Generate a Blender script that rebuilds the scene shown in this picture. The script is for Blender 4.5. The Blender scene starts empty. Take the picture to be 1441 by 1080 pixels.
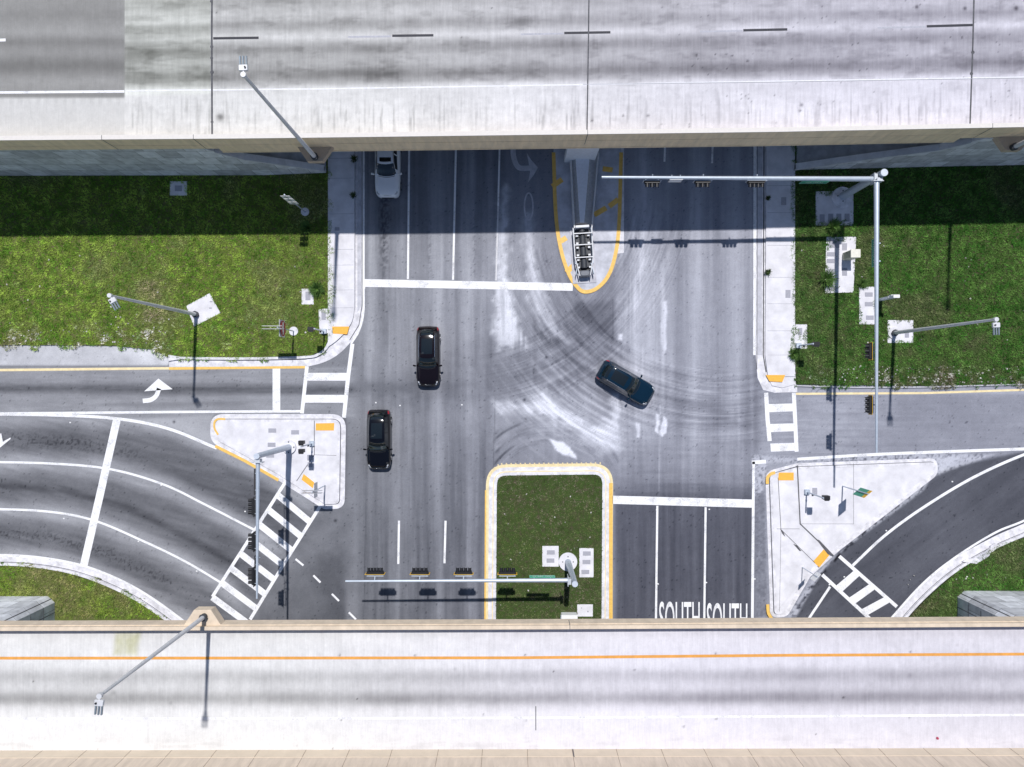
import bpy, math, random
import numpy as np
from mathutils import Vector, Matrix
random.seed(7); rng = np.random.RandomState(11)
sc = bpy.context.scene
COL = sc.collection
# ------------------------------------------------------------------ camera, sky, sun
H = 57.1; F = 1000.0; CX = 720.5; CY = 540.0
cam = bpy.data.objects.new('camera', bpy.data.cameras.new('camera')); COL.objects.link(cam)
cam.location = (0, 0, H); cam.rotation_euler = (0, 0, 0)
cam.data.sensor_width = 36; cam.data.lens = 36*F/1441.0; cam.data.clip_end = 3000; cam.data.clip_start = .5
sc.camera = cam
SUN_EL = math.radians(61.9); TAN = 1/math.tan(SUN_EL)
w = bpy.data.worlds.new('World'); sc.world = w; w.use_nodes = True
nt = w.node_tree; bg = nt.nodes['Background']
sky = nt.nodes.new('ShaderNodeTexSky'); sky.sky_type = 'NISHITA'; sky.sun_disc = False
sky.sun_elevation = SUN_EL; sky.sun_rotation = math.radians(1.5); sky.air_density = 1.0; sky.dust_density = .3; sky.ozone_density = 4.0
tc = nt.nodes.new('ShaderNodeTexCoord'); nz = nt.nodes.new('ShaderNodeTexNoise'); nz.inputs['Scale'].default_value = 3.2; nz.inputs['Detail'].default_value = 7
rp = nt.nodes.new('ShaderNodeValToRGB'); rp.color_ramp.elements[0].position = .62; rp.color_ramp.elements[1].position = .70
mx = nt.nodes.new('ShaderNodeMixRGB'); mx.inputs[2].default_value = (17, 18, 20, 1)
nt.links.new(tc.outputs['Generated'], nz.inputs['Vector']); nt.links.new(nz.outputs['Fac'], rp.inputs[0])
nt.links.new(rp.outputs[0], mx.inputs[0]); nt.links.new(sky.outputs[0], mx.inputs[1]); nt.links.new(mx.outputs[0], bg.inputs[0])
bg.inputs[1].default_value = .07
sun = bpy.data.objects.new('sun', bpy.data.lights.new('sun', 'SUN')); COL.objects.link(sun)
sun.data.energy = 3.7; sun.data.angle = math.radians(.9); sun.data.color = (1, .975, .95)
sun.rotation_euler = (-(math.pi/2-SUN_EL), math.radians(1.2), 0); sun.location = (0, 20, 60)
sc.view_settings.view_transform = 'Standard'; sc.view_settings.look = 'None'; sc.view_settings.exposure = 0.13; sc.view_settings.gamma = 1
sc.view_settings.use_curve_mapping = False
# ------------------------------------------------------------------ helpers
def G(px, py, z=0.0):
    k = (H-z)/F
    return Vector(((px-CX)*k, (CY-py)*k, z))
def lin(c):
    c = np.asarray(c, dtype=float)/255.0
    return np.where(c <= .04045, c/12.92, ((c+.055)/1.055)**2.4)
E0 = 1.30     # sunlit irradiance factor: photo value = albedo * E0
def alb(r, g, b, k=1.0): return tuple(float(v)*k/E0 for v in lin([r, g, b]))
MATS = {}
def mat(name, col, rough=.8, metal=0., var=.12, scale=6., bump=0., coat=0., spec=.5, stretch=(1, 1, 1), fine=0.):
    if name in MATS: return MATS[name]
    m = bpy.data.materials.new(name); m.use_nodes = True; n = m.node_tree; b = n.nodes['Principled BSDF']
    b.inputs['Roughness'].default_value = rough; b.inputs['Metallic'].default_value = metal
    b.inputs['Specular IOR Level'].default_value = spec; b.inputs['Coat Weight'].default_value = coat; b.inputs['Coat Roughness'].default_value = .04
    c = n.nodes.new('ShaderNodeTexCoord'); mp = n.nodes.new('ShaderNodeMapping'); mp.inputs['Scale'].default_value = stretch
    n.links.new(c.outputs['Object'], mp.inputs['Vector'])
    t = n.nodes.new('ShaderNodeTexNoise'); t.inputs['Scale'].default_value = scale; t.inputs['Detail'].default_value = 6; t.inputs['Roughness'].default_value = .65
    n.links.new(mp.outputs[0], t.inputs['Vector'])
    r = n.nodes.new('ShaderNodeMapRange'); r.inputs['From Min'].default_value = .3; r.inputs['From Max'].default_value = .7
    r.inputs['To Min'].default_value = 1-var; r.inputs['To Max'].default_value = 1+var
    n.links.new(t.outputs['Fac'], r.inputs['Value'])
    mu = n.nodes.new('ShaderNodeVectorMath'); mu.operation = 'SCALE'; mu.inputs[0].default_value = col[:3]
    n.links.new(r.outputs[0], mu.inputs['Scale']); n.links.new(mu.outputs[0], b.inputs['Base Color'])
    if bump:
        bm = n.nodes.new('ShaderNodeBump'); bm.inputs['Strength'].default_value = bump; bm.inputs['Distance'].default_value = .02
        n.links.new(t.outputs['Fac'], bm.inputs['Height']); n.links.new(bm.outputs[0], b.inputs['Normal'])
    MATS[name] = m; return m
def attr_mat(name, rough=.85, layers=((40, .12, (1, 1, 1)),), bump=.15):
    """base colour from the mesh's own 'wear' attribute, broken up by noise layers"""
    m = bpy.data.materials.new(name); m.use_nodes = True; n = m.node_tree; b = n.nodes['Principled BSDF']
    b.inputs['Roughness'].default_value = rough; b.inputs['Specular IOR Level'].default_value = .3
    a = n.nodes.new('ShaderNodeAttribute'); a.attribute_name = 'wear'
    c = n.nodes.new('ShaderNodeTexCoord'); cur = a.outputs['Color']
    for sc_, var, st in layers:
        mp = n.nodes.new('ShaderNodeMapping'); mp.inputs['Scale'].default_value = st; n.links.new(c.outputs['Object'], mp.inputs['Vector'])
        t = n.nodes.new('ShaderNodeTexNoise'); t.inputs['Scale'].default_value = sc_; t.inputs['Detail'].default_value = 5; t.inputs['Roughness'].default_value = .7
        n.links.new(mp.outputs[0], t.inputs['Vector'])
        r = n.nodes.new('ShaderNodeMapRange'); r.inputs['From Min'].default_value = .3; r.inputs['From Max'].default_value = .7
        r.inputs['To Min'].default_value = 1-var; r.inputs['To Max'].default_value = 1+var; n.links.new(t.outputs['Fac'], r.inputs['Value'])
        mu = n.nodes.new('ShaderNodeVectorMath'); mu.operation = 'SCALE'; n.links.new(cur, mu.inputs[0]); n.links.new(r.outputs[0], mu.inputs['Scale']); cur = mu.outputs[0]
    n.links.new(cur, b.inputs['Base Color'])
    if bump:
        bm = n.nodes.new('ShaderNodeBump'); bm.inputs['Strength'].default_value = bump; bm.inputs['Distance'].default_value = .01
        n.links.new(t.outputs['Fac'], bm.inputs['Height']); n.links.new(bm.outputs[0], b.inputs['Normal'])
    return m
def tag(o, label=None, cat=None, group=None, kind=None):
    if label: o['label'] = label
    if cat: o['category'] = cat
    if group: o['group'] = group
    if kind: o['kind'] = kind
    return o
def empty(name, loc, rz=0, label=None, cat=None, group=None):
    o = bpy.data.objects.new(name, None); COL.objects.link(o); o.location = loc; o.rotation_euler = (0, 0, rz); o.empty_display_size = .3
    return tag(o, label, cat, group)
class MB:
    def __init__(s): s.v = []; s.f = []; s.sm = []
    def add(s, vs, fs, sm=False):
        o = len(s.v); s.v += [tuple(v) for v in vs]; s.f += [tuple(i+o for i in f) for f in fs]; s.sm += [sm]*len(fs); return s
    def box(s, c, size, rz=0, bev=0, M=None):
        x, y, z = [d/2 for d in size]
        if bev:
            b = min(bev, x*.9, y*.9, z*.9); pts = []
            ring = lambda ex, ey, zz: [(ex, ey-b, zz), (ex-b, ey, zz), (-ex+b, ey, zz), (-ex, ey-b, zz), (-ex, -ey+b, zz), (-ex+b, -ey, zz), (ex-b, -ey, zz), (ex, -ey+b, zz)]
            rs = [ring(x-b, y-b, -z) if 0 else ring(x, y, -z), ring(x, y, z-b), ring(x-b*.7, y-b*.7, z)]
            for r in rs: pts += r
            fs = [tuple(range(7, -1, -1)), tuple(range(16, 24))]
            for k in range(2):
                for i in range(8): fs.append((k*8+i, k*8+(i+1) % 8, (k+1)*8+(i+1) % 8, (k+1)*8+i))
        else:
            pts = [(-x, -y, -z), (x, -y, -z), (x, y, -z), (-x, y, -z), (-x, -y, z), (x, -y, z), (x, y, z), (-x, y, z)]
            fs = [(3, 2, 1, 0), (4, 5, 6, 7), (0, 1, 5, 4), (1, 2, 6, 5), (2, 3, 7, 6), (3, 0, 4, 7)]
        R = M if M else Matrix.Rotation(rz, 3, 'Z'); c = Vector(c)
        return s.add([R@Vector(p)+c for p in pts], fs)
    def cyl(s, p0, p1, r0, r1=None, n=16, cap=True):
        r1 = r0 if r1 is None else r1; p0 = Vector(p0); p1 = Vector(p1); d = (p1-p0).normalized()
        a = Vector((0, 0, 1)) if abs(d.z) < .9 else Vector((1, 0, 0)); u = d.cross(a).normalized(); v = d.cross(u)
        vs = []
        for p, r in ((p0, r0), (p1, r1)):
            for i in range(n):
                t = 2*math.pi*i/n; vs.append(p+u*math.cos(t)*r+v*math.sin(t)*r)
        s.add(vs, [(i, (i+1) % n, n+(i+1) % n, n+i) for i in range(n)], True)
        if cap: s.add(vs[:n], [tuple(range(n))]); s.add(vs[n:], [tuple(range(n-1, -1, -1))])
        return s
    def tube(s, pts, r, n=10):
        for a, b in zip(pts[:-1], pts[1:]): s.cyl(a, b, r, r, n)
        return s
    def prism(s, poly, z0, z1, bottom=False):
        n = len(poly); A = sum(poly[i][0]*poly[(i+1) % n][1]-poly[(i+1) % n][0]*poly[i][1] for i in range(n))
        if A < 0: poly = list(reversed(poly))
        vs = [(p[0], p[1], z0) for p in poly]+[(p[0], p[1], z1) for p in poly]
        s.add(vs, [tuple(range(n, 2*n))]+[(i, (i+1) % n, n+(i+1) % n, n+i) for i in range(n)])
        if bottom: s.add(vs[:n], [tuple(range(n-1, -1, -1))])
        return s
    def strip(s, path, width, z, thick=0.0):
        """flat ribbon along a world path (list of xy)"""
        L, R = offset(path, width/2), offset(path, -width/2)
        vs = []; fs = []
        for a, b in zip(L, R): vs += [(a[0], a[1], z), (b[0], b[1], z)]
        for i in range(len(path)-1): fs.append((2*i+1, 2*i+3, 2*i+2, 2*i))
        s.add(vs, fs)
        if thick:
            o = len(vs); vb = [(v[0], v[1], z-thick) for v in vs]
            s.add(vs+vb, [(2*i, 2*i+2, o+2*i+2, o+2*i) for i in range(len(path)-1)]+[(2*i+3, 2*i+1, o+2*i+1, o+2*i+3) for i in range(len(path)-1)]+[(0, o, o+1, 1), (2*len(path)-2, 2*len(path)-1, o+2*len(path)-1, o+2*len(path)-2)])
        return s
    def build(s, name, m, parent=None, kind=None, label=None, cat=None, group=None, smooth=None, loc=None):
        me = bpy.data.meshes.new(name); me.from_pydata(s.v, [], s.f); me.update()
        me.polygons.foreach_set('use_smooth', s.sm if smooth is None else [smooth]*len(s.f))
        if m: me.materials.append(m)
        o = bpy.data.objects.new(name, me); COL.objects.link(o)
        if parent: o.parent = parent
        if loc: o.location = loc
        return tag(o, label, cat, group, kind)
def offset(path, d):
    out = []
    for i, p in enumerate(path):
        a = Vector(path[max(i-1, 0)][:2]); b = Vector(path[min(i+1, len(path)-1)][:2]); t = b-a
        n = Vector((-t.y, t.x)); n = n.normalized() if n.length > 1e-9 else Vector((0, 1))
        if 0 < i < len(path)-1:
            t1 = (Vector(p[:2])-a).normalized(); c = max(.4, t.normalized().dot(t1)); n = n/c
        out.append((p[0]+n.x*d, p[1]+n.y*d))
    return out
def inset(poly, d):
    n = len(poly); A = sum(poly[i][0]*poly[(i+1) % n][1]-poly[(i+1) % n][0]*poly[i][1] for i in range(n))
    if A < 0: poly = list(reversed(poly))
    out = []
    for i in range(n):
        a, p, b = Vector(poly[i-1][:2]), Vector(poly[i][:2]), Vector(poly[(i+1) % n][:2])
        t1 = (p-a).normalized(); t2 = (b-p).normalized(); n1 = Vector((-t1.y, t1.x)); n2 = Vector((-t2.y, t2.x)); m = (n1+n2)
        m = m.normalized() if m.length > 1e-6 else n1; c = max(.5, m.dot(n1)); out.append(tuple(p+m*(d/c)))
    return out
def curve(pts, n=10):
    """Catmull-Rom through points"""
    P = [Vector(p[:2]) for p in pts]; out = []
    for i in range(len(P)-1):
        p0 = P[i-1] if i else P[0]*2-P[1]; p1, p2 = P[i], P[i+1]; p3 = P[i+2] if i+2 < len(P) else P[-1]*2-P[-2]
        for k in range(n):
            t = k/n; out.append(tuple(.5*((2*p1)+(p2-p0)*t+(2*p0-5*p1+4*p2-p3)*t*t+(3*p1-p0-3*p2+p3)*t**3)))
    out.append(tuple(P[-1])); return out
def fillet(poly, radii, n=8):
    out = []; N = len(poly)
    if not isinstance(radii, (list, tuple)): radii = [radii]*N
    for i in range(N):
        a, p, b = Vector(poly[i-1]), Vector(poly[i]), Vector(poly[(i+1) % N]); r = radii[i]
        if r <= 0: out.append(tuple(p)); continue
        u = (a-p); v = (b-p); lu, lv = u.length, v.length; u.normalize(); v.normalize()
        ang = u.angle(v); d = min(r/math.tan(ang/2), lu*.48, lv*.48); s, e = p+u*d, p+v*d
        for k in range(n+1):
            t = k/n; out.append(tuple(s*(1-t)**2+p*2*t*(1-t)+e*t*t))
    return out
def W(pts, z=0): return [tuple(G(x, y, z)[:2]) for x, y in pts]
# numpy noise ------------------------------------------------------------
_T = rng.rand(512, 512)
def vn(x, y, s=0):
    x = np.asarray(x)+s*37.7; y = np.asarray(y)+s*91.3; xi = np.floor(x).astype(int); yi = np.floor(y).astype(int); fx = x-xi; fy = y-yi
    fx = fx*fx*(3-2*fx); fy = fy*fy*(3-2*fy)
    a = _T[xi % 512, yi % 512]; b = _T[(xi+1) % 512, yi % 512]; c = _T[xi % 512, (yi+1) % 512]; d = _T[(xi+1) % 512, (yi+1) % 512]
    return (a*(1-fx)+b*fx)*(1-fy)+(c*(1-fx)+d*fx)*fy
def fbm(x, y, s=0, o=4):
    t = 0; a = .5; n = 0
    for k in range(o): t = t+a*vn(x*2**k, y*2**k, s+k); n += a; a *= .55
    return t/n
def bd(v, c, wd): return np.exp(-((v-c)/wd)**2)
def sst(v, a, b):
    t = np.clip((v-a)/(b-a), 0, 1); return t*t*(3-2*t)
def pdist(x, y, pts):
    d = np.full(x.shape, 1e9)
    for (x0, y0), (x1, y1) in zip(pts[:-1], pts[1:]):
        dx, dy = x1-x0, y1-y0; t = np.clip(((x-x0)*dx+(y-y0)*dy)/(dx*dx+dy*dy+1e-9), 0, 1)
        d = np.minimum(d, np.hypot(x-x0-t*dx, y-y0-t*dy))
    return d
def inpoly(x, y, P):
    r = np.zeros(x.shape, bool); n = len(P)
    for i in range(n):
        x0, y0 = P[i][:2]; x1, y1 = P[i-1][:2]
        if y0 == y1: continue
        c = ((y0 > y) != (y1 > y)) & (x < (x1-x0)*(y-y0)/(y1-y0)+x0); r ^= c
    return r
def soft(x, y, P, e):
    d = pdist(x, y, list(P)+[P[0]]); return sst(np.where(inpoly(x, y, P), d, -d), -e, e)
def lerp(a, b, t): return a*(1-t)+b*t
def grid_sheet(name, xs, ys, zfun, colfun, m, parent=None, kind=None):
    X, Y = np.meshgrid(xs, ys); nx, ny = len(xs), len(ys); Z = zfun(X, Y)
    co = np.stack([X, Y, Z], -1).reshape(-1, 3).astype(np.float32)
    i = np.arange(nx-1)[None, :]+nx*np.arange(ny-1)[:, None]; f = np.stack([i, i+1, i+nx+1, i+nx], -1).reshape(-1, 4)
    me = bpy.data.meshes.new(name); nf = len(f)
    me.vertices.add(len(co)); me.vertices.foreach_set('co', co.ravel()); me.loops.add(nf*4); me.loops.foreach_set('vertex_index', f.ravel().astype(np.int32))
    me.polygons.add(nf); me.polygons.foreach_set('loop_start', np.arange(0, nf*4, 4, dtype=np.int32)); me.polygons.foreach_set('loop_total', np.full(nf, 4, np.int32))
    me.update(calc_edges=True); ca = me.color_attributes.new('wear', 'FLOAT_COLOR', 'POINT')
    rgb = colfun(X, Y).reshape(-1, 3); ca.data.foreach_set('color', np.concatenate([rgb, np.ones((len(rgb), 1))], 1).astype(np.float32).ravel())
    me.materials.append(m); o = bpy.data.objects.new(name, me); COL.objects.link(o)
    if parent: o.parent = parent
    return tag(o, kind=kind)
def tocol(L, tr, tg, tb):
    L = np.clip(L, 12, 252); return np.stack([lin(L+tr), lin(L+tg), lin(L+tb)], -1)/E0
# ------------------------------------------------------------------ materials
def paint_mat(name, col, worn=(.30, .30, .33)):
    m = bpy.data.materials.new(name); m.use_nodes = True; n = m.node_tree; b = n.nodes['Principled BSDF']; b.inputs['Roughness'].default_value = .65
    c = n.nodes.new('ShaderNodeTexCoord'); ts = []
    for sc_, d in ((.9, 3), (14, 6)):
        t = n.nodes.new('ShaderNodeTexNoise'); t.inputs['Scale'].default_value = sc_; t.inputs['Detail'].default_value = d; t.inputs['Roughness'].default_value = .7; n.links.new(c.outputs['Object'], t.inputs['Vector']); ts.append(t)
    a = n.nodes.new('ShaderNodeMath'); a.operation = 'ADD'; n.links.new(ts[0].outputs['Fac'], a.inputs[0]); n.links.new(ts[1].outputs['Fac'], a.inputs[1])
    r = n.nodes.new('ShaderNodeMapRange'); r.inputs['From Min'].default_value = 1.0; r.inputs['From Max'].default_value = 1.3; r.inputs['To Max'].default_value = .75; n.links.new(a.outputs[0], r.inputs['Value'])
    x = n.nodes.new('ShaderNodeMixRGB'); x.inputs[1].default_value = (*col, 1); x.inputs[2].default_value = (*worn, 1); n.links.new(r.outputs[0], x.inputs[0]); n.links.new(x.outputs[0], b.inputs['Base Color'])
    return m
M_white = paint_mat('road_paint_white', (.83, .83, .85))
M_yellow = mat('road_paint_yellow', (.80, .50, .12), .6, var=.15, scale=4)
M_yellowpale = mat('road_paint_pale_yellow', (.80, .66, .38), .6, var=.15, scale=3)
M_black = mat('road_paint_black', (.03, .03, .04), .7, var=.2, scale=5)
M_conc = mat('pale_concrete', (.69, .68, .72), .85, var=.16, scale=.9, bump=.15)
M_conc2 = mat('grey_concrete', (.50, .50, .55), .85, var=.22, scale=1.7, bump=.2)
M_curb = mat('curb_concrete', (.68, .67, .71), .85, var=.28, scale=1.8, bump=.2)
M_joint = mat('joint_dark', (.10, .10, .11), .9, var=.3, scale=3)
M_tan = mat('tan_painted_concrete', (.62, .52, .42), .8, var=.16, scale=.9, bump=.1, stretch=(2.5, 1, .5))
M_fascia = mat('fascia_tan', (.90, .71, .47), .8, var=.14, scale=.9, bump=.1, stretch=(2.5, 1, .5))
M_tan2 = mat('pale_tan_concrete', (.68, .56, .43), .8, var=.15, scale=1.1, bump=.1, stretch=(1.5, 1, 1))
M_tactile = mat('tactile_orange', (.85, .44, .06), .7, var=.12, scale=8, bump=.3)
M_galv = mat('galvanised_steel', (.50, .56, .64), .4, .3, var=.1, scale=3)
M_alu = mat('weathered_aluminium', (.68, .68, .70), .5, .15, var=.08, scale=4)
M_sig = mat('signal_black', (.012, .012, .014), .45, var=.2, scale=8)
M_sigy = mat('signal_yellow_border', (.75, .45, .04), .5, var=.1)
M_lid = mat('pull_box_lid', (.36, .36, .41), .8, var=.25, scale=30, bump=.4)
M_green = mat('sign_green', (.0, .26, .15), .4, var=.08)
M_signw = mat('sign_white', (.82, .82, .82), .4, var=.06)
M_signr = mat('sign_red', (.45, .03, .05), .4, var=.08)
M_dark = mat('dark_metal', (.05, .055, .065), .5, .3, var=.2)
M_cream = mat('cabinet_cream', (.62, .60, .48), .5, var=.06)
M_tyre = mat('tyre_rubber', (.015, .015, .015), .8, var=.2)
M_rim = mat('rim_alloy', (.4, .4, .42), .3, .8)
M_glass = mat('car_glass', (.008, .012, .014), .03, var=.05, coat=.4, spec=.8)
M_red = mat('tail_light_red', (.35, .01, .02), .2, coat=.5)
M_lamp = mat('head_light_clear', (.6, .62, .66), .12, coat=.6)
M_chrome = mat('chrome_trim', (.7, .7, .72), .15, 1.)
M_soil = mat('soil', (.13, .10, .06), .95, var=.4, scale=3, bump=.4)
M_road = attr_mat('asphalt', .82, ((9, .10, (1, 1, 1)), (1.6, .07, (1, 1, 1)), (38, .22, (1, 1, 1))), .25)
M_deck = attr_mat('bridge_deck_concrete', .85, ((3, .06, (1, 1, 1)), (2.6, .06, (6.5, .30, 1)), (28, .10, (1, 1, 1))), .15)

def grass_mat(name, a, b, dirt, amount=.5):
    m = bpy.data.materials.new(name); m.use_nodes = True; n = m.node_tree; p = n.nodes['Principled BSDF']; p.inputs['Roughness'].default_value = .95; p.inputs['Specular IOR Level'].default_value = .1
    c = n.nodes.new('ShaderNodeTexCoord'); t = n.nodes.new('ShaderNodeTexNoise'); t.inputs['Scale'].default_value = 3.2; t.inputs['Detail'].default_value = 10; t.inputs['Roughness'].default_value = .75
    n.links.new(c.outputs['Object'], t.inputs['Vector']); r = n.nodes.new('ShaderNodeValToRGB'); e = r.color_ramp.elements
    e[0].position = .36; e[0].color = (*dirt, 1); e[1].position = .7; e[1].color = (*b, 1); k = e.new(.5); k.color = (*a, 1)
    n.links.new(t.outputs['Fac'], r.inputs[0]); n.links.new(r.outputs[0], p.inputs['Base Color'])
    bm = n.nodes.new('ShaderNodeBump'); bm.inputs['Strength'].default_value = .8; bm.inputs['Distance'].default_value = .08; n.links.new(t.outputs['Fac'], bm.inputs['Height']); n.links.new(bm.outputs[0], p.inputs['Normal'])
    return m
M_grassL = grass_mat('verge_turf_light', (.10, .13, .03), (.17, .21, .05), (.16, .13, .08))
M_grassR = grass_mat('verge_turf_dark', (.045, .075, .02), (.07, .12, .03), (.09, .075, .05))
M_blade = bpy.data.materials.new('grass_blades'); M_blade.use_nodes = True
_n = M_blade.node_tree; _a = _n.nodes.new('ShaderNodeAttribute'); _a.attribute_name = 'wear'; _p = _n.nodes['Principled BSDF']; _p.inputs['Roughness'].default_value = .8; _p.inputs['Specular IOR Level'].default_value = .15
_n.links.new(_a.outputs['Color'], _p.inputs['Base Color'])

def wall_mat(name, base):
    m = bpy.data.materials.new(name); m.use_nodes = True; n = m.node_tree; p = n.nodes['Principled BSDF']; p.inputs['Roughness'].default_value = .9
    c = n.nodes.new('ShaderNodeTexCoord'); s = n.nodes.new('ShaderNodeSeparateXYZ'); k = n.nodes.new('ShaderNodeCombineXYZ'); ad = n.nodes.new('ShaderNodeMath'); ad.operation = 'ADD'
    n.links.new(c.outputs['Object'], s.inputs[0]); n.links.new(s.outputs[0], ad.inputs[0]); n.links.new(s.outputs[1], ad.inputs[1]); n.links.new(ad.outputs[0], k.inputs[0]); n.links.new(s.outputs[2], k.inputs[1])
    b = n.nodes.new('ShaderNodeTexBrick'); b.inputs['Scale'].default_value = 1; b.inputs['Brick Width'].default_value = 1.5; b.inputs['Row Height'].default_value = 1.5; b.inputs['Mortar Size'].default_value = .02; b.inputs['Mortar Smooth'].default_value = .1
    b.inputs['Color1'].default_value = (*[x*1.2 for x in base], 1); b.inputs['Color2'].default_value = (*[x*.75 for x in base], 1); b.inputs['Mortar'].default_value = (*[x*.4 for x in base], 1)
    n.links.new(k.outputs[0], b.inputs['Vector'])
    t = n.nodes.new('ShaderNodeTexNoise'); t.inputs['Scale'].default_value = 1.5; t.inputs['Detail'].default_value = 8; n.links.new(c.outputs['Object'], t.inputs['Vector'])
    r = n.nodes.new('ShaderNodeMapRange'); r.inputs['From Min'].default_value = .3; r.inputs['From Max'].default_value = .7; r.inputs['To Min'].default_value = .75; r.inputs['To Max'].default_value = 1.2; n.links.new(t.outputs['Fac'], r.inputs['Value'])
    mu = n.nodes.new('ShaderNodeVectorMath'); mu.operation = 'SCALE'; n.links.new(b.outputs[0], mu.inputs[0]); n.links.new(r.outputs[0], mu.inputs['Scale']); n.links.new(mu.outputs[0], p.inputs['Base Color'])
    bm = n.nodes.new('ShaderNodeBump'); bm.inputs['Strength'].default_value = .5; bm.inputs['Distance'].default_value = .03; n.links.new(b.outputs['Fac'], bm.inputs['Height']); bm.invert = True; n.links.new(bm.outputs[0], p.inputs['Normal'])
    return m
M_wall = wall_mat('panel_wall_concrete', (.66, .67, .70))

# ------------------------------------------------------------------ GROUND + ROAD
def flat(name, poly, z, m, kind='structure'):
    return MB().prism(poly, z-.05, z).build(name, m, kind=kind)
far = MB(); far.add([(-900, -900, -.12), (900, -900, -.12), (900, 900, -.12), (-900, 900, -.12)], [(0, 1, 2, 3)]).build('ground', M_grassR, kind='structure')
M_far = mat('far_asphalt', (.13, .13, .15), .85, var=.12, scale=.6)
MB().box((5, 0, -.06), (34, 600, .06)).build('road', M_far, kind='structure')
MB().box((0, -3, -.068), (400, 16, .06)).build('road', M_far, kind='structure')
UTURN = (775, 700)
def road_col(X, Y):
    x = X*F/H+CX; y = CY-Y*F/H
    nL = fbm(x/60, y/60, 1); nM = fbm(x/14, y/14, 2); streakV = fbm(x/5.5, y/160, 3); streakV2 = fbm(x/2.2, y/60, 4)
    L = np.full(x.shape, 142.0); cool = np.full(x.shape, 1.0)
    # --- north-south arterial, southbound (left) side
    aL = sst(x, 498, 514)*(1-sst(x, 690, 700))
    base = lerp(158, 122, sst(y, 430, 800))
    base = base+18*bd(x, 556, 9)*sst(y, 380, 700)+16*bd(x, 617, 8)+16*bd(x, 662, 8)+10*bd(x, 520, 5)-9*bd(x, 535, 10)*sst(y, 640, 720)-10*bd(x, 590, 9)-10*bd(x, 642, 7)-8*bd(x, 685, 6)-22*bd(x, 541, 9)*(1-sst(y, 430, 540))*(.5+fbm(x/3, y/5, 9))
    L = lerp(L, base+(streakV-.5)*44+(streakV2-.5)*14, aL)
    # --- turn area between lanes
    aC = sst(x, 690, 700)*(1-sst(x, 860, 872)); L = lerp(L, 150+(streakV-.5)*20, aC)
    # --- northbound side
    aR = sst(x, 860, 872)*(1-sst(x, 1056, 1064))
    bR = 174+18*bd(x, 905, 12)+16*bd(x, 980, 8)-18*bd(x, 957, 9)-18*bd(x, 1010, 10)+16*bd(x, 1034, 7)-10*bd(x, 885, 7)-14*bd(x, 1052, 5)
    bR = lerp(bR, 140, sst(y, 560, 680)); bR = lerp(bR, 94+6*bd(x, 893, 10)+5*bd(x, 960, 10)+5*bd(x, 1028, 8), sst(y, 672, 712))
    bR = bR+18*bd(y, 640, 40)*fbm(x/16, y/60, 5)-8*bd(y, 690, 14)*sst(x, 900, 950)
    L = lerp(L, bR+(streakV-.5)*34+(streakV2-.5)*12, aR)
    # --- west approach
    aW = (1-sst(x, 494, 506))*sst(y, 515, 519)*(1-sst(y, 584, 590)); bW = 158+(fbm(x/50, y/3, 6)-.5)*30
    dens = .65+.35*fbm(x/8, y/3, 7)
    bW = bW-66*bd(y, 547+.004*x, 7)*dens-14*bd(y, 569, 3)*(1-sst(x, 340, 360))*sst(x, 120, 160); L = lerp(L, bW, aW)
    L = lerp(L, 120, .55*bd(y, 545, 10)*sst(x, 490, 505)*(1-sst(x, 560, 650)))
    # --- shoulder
    aS = (1-sst(x, 236, 239))*(1-sst(y, 513, 516)); bS = 206+(nM-.5)*22+22*soft(x, y, [(165, 486), (236, 492), (238, 515), (205, 515)], 10)-20*bd(x, 222, 6)*bd(y, 505, 14)
    L = lerp(L, bS, aS)
    # --- south-west curving lanes
    aSW = (1-sst(x, 482, 492))*sst(y, 584, 592)
    C1 = [(-30, 650), (70, 653), (155, 661), (230, 683), (290, 712), (360, 752), (420, 800), (470, 860)]
    C0 = [(-30, 584), (160, 588), (235, 602), (305, 630), (375, 668), (440, 712)]
    C2 = [(-30, 717), (60, 720), (130, 733), (200, 762), (260, 792), (310, 820), (350, 860)]
    C3 = [(-30, 782), (60, 786), (120, 800), (180, 828), (255, 868), (300, 900)]
    d0, d1, d2, d3 = [pdist(x, y, c) for c in (C0, C1, C2, C3)]
    dd = np.minimum(np.minimum(d0, d1), np.minimum(d2, d3))
    bS2 = lerp(168, 118, sst(dd, 2, 24))+(fbm(x/40+y/60, (y-.25*x)/5, 8)-.5)*34
    mid = [(0, 617), (110, 624), (190, 640), (280, 680), (360, 722)]; mid2 = [(0, 684), (90, 690), (180, 715), (270, 760), (330, 795)]; mid3 = [(0, 750), (70, 756), (150, 778), (230, 815)]
    spk = sst(fbm(x/2.2, y/2.2, 12), .5, .72)
    bS2 = bS2-40*np.exp(-(pdist(x, y, mid)/9)**2)*(.25+spk*(1-sst(x, 120, 260)))-32*np.exp(-(pdist(x, y, mid2)/6)**2)*(.4+fbm(x/20, y/8, 17))-34*np.exp(-(pdist(x, y, mid3)/8)**2)*(.25+spk)
    bS2 = bS2-14*sst(x, 200, 420)*sst(dd, 4, 20); bS2 = lerp(bS2, 116+(nM-.5)*14+12*bd(x+.9*y, 1130, 30), sst(x+.7*y, 900, 990)); bS2 = bS2-20*bd(x-y*.5, 62, 40)*sst(y, 740, 830)*sst(x, 400, 460)
    L = lerp(L, bS2, aSW)
    L = lerp(L, 196, soft(x, y, [(170, 590), (300, 584), (300, 625), (235, 600)], 4)*.8)
    # --- old lane edge strip between curved lanes and arterial
    L = lerp(L, 124+(nM-.5)*16, .8*bd(x, 489, 9)*sst(y, 700, 730)*(1-sst(y, 800, 870)))
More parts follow.
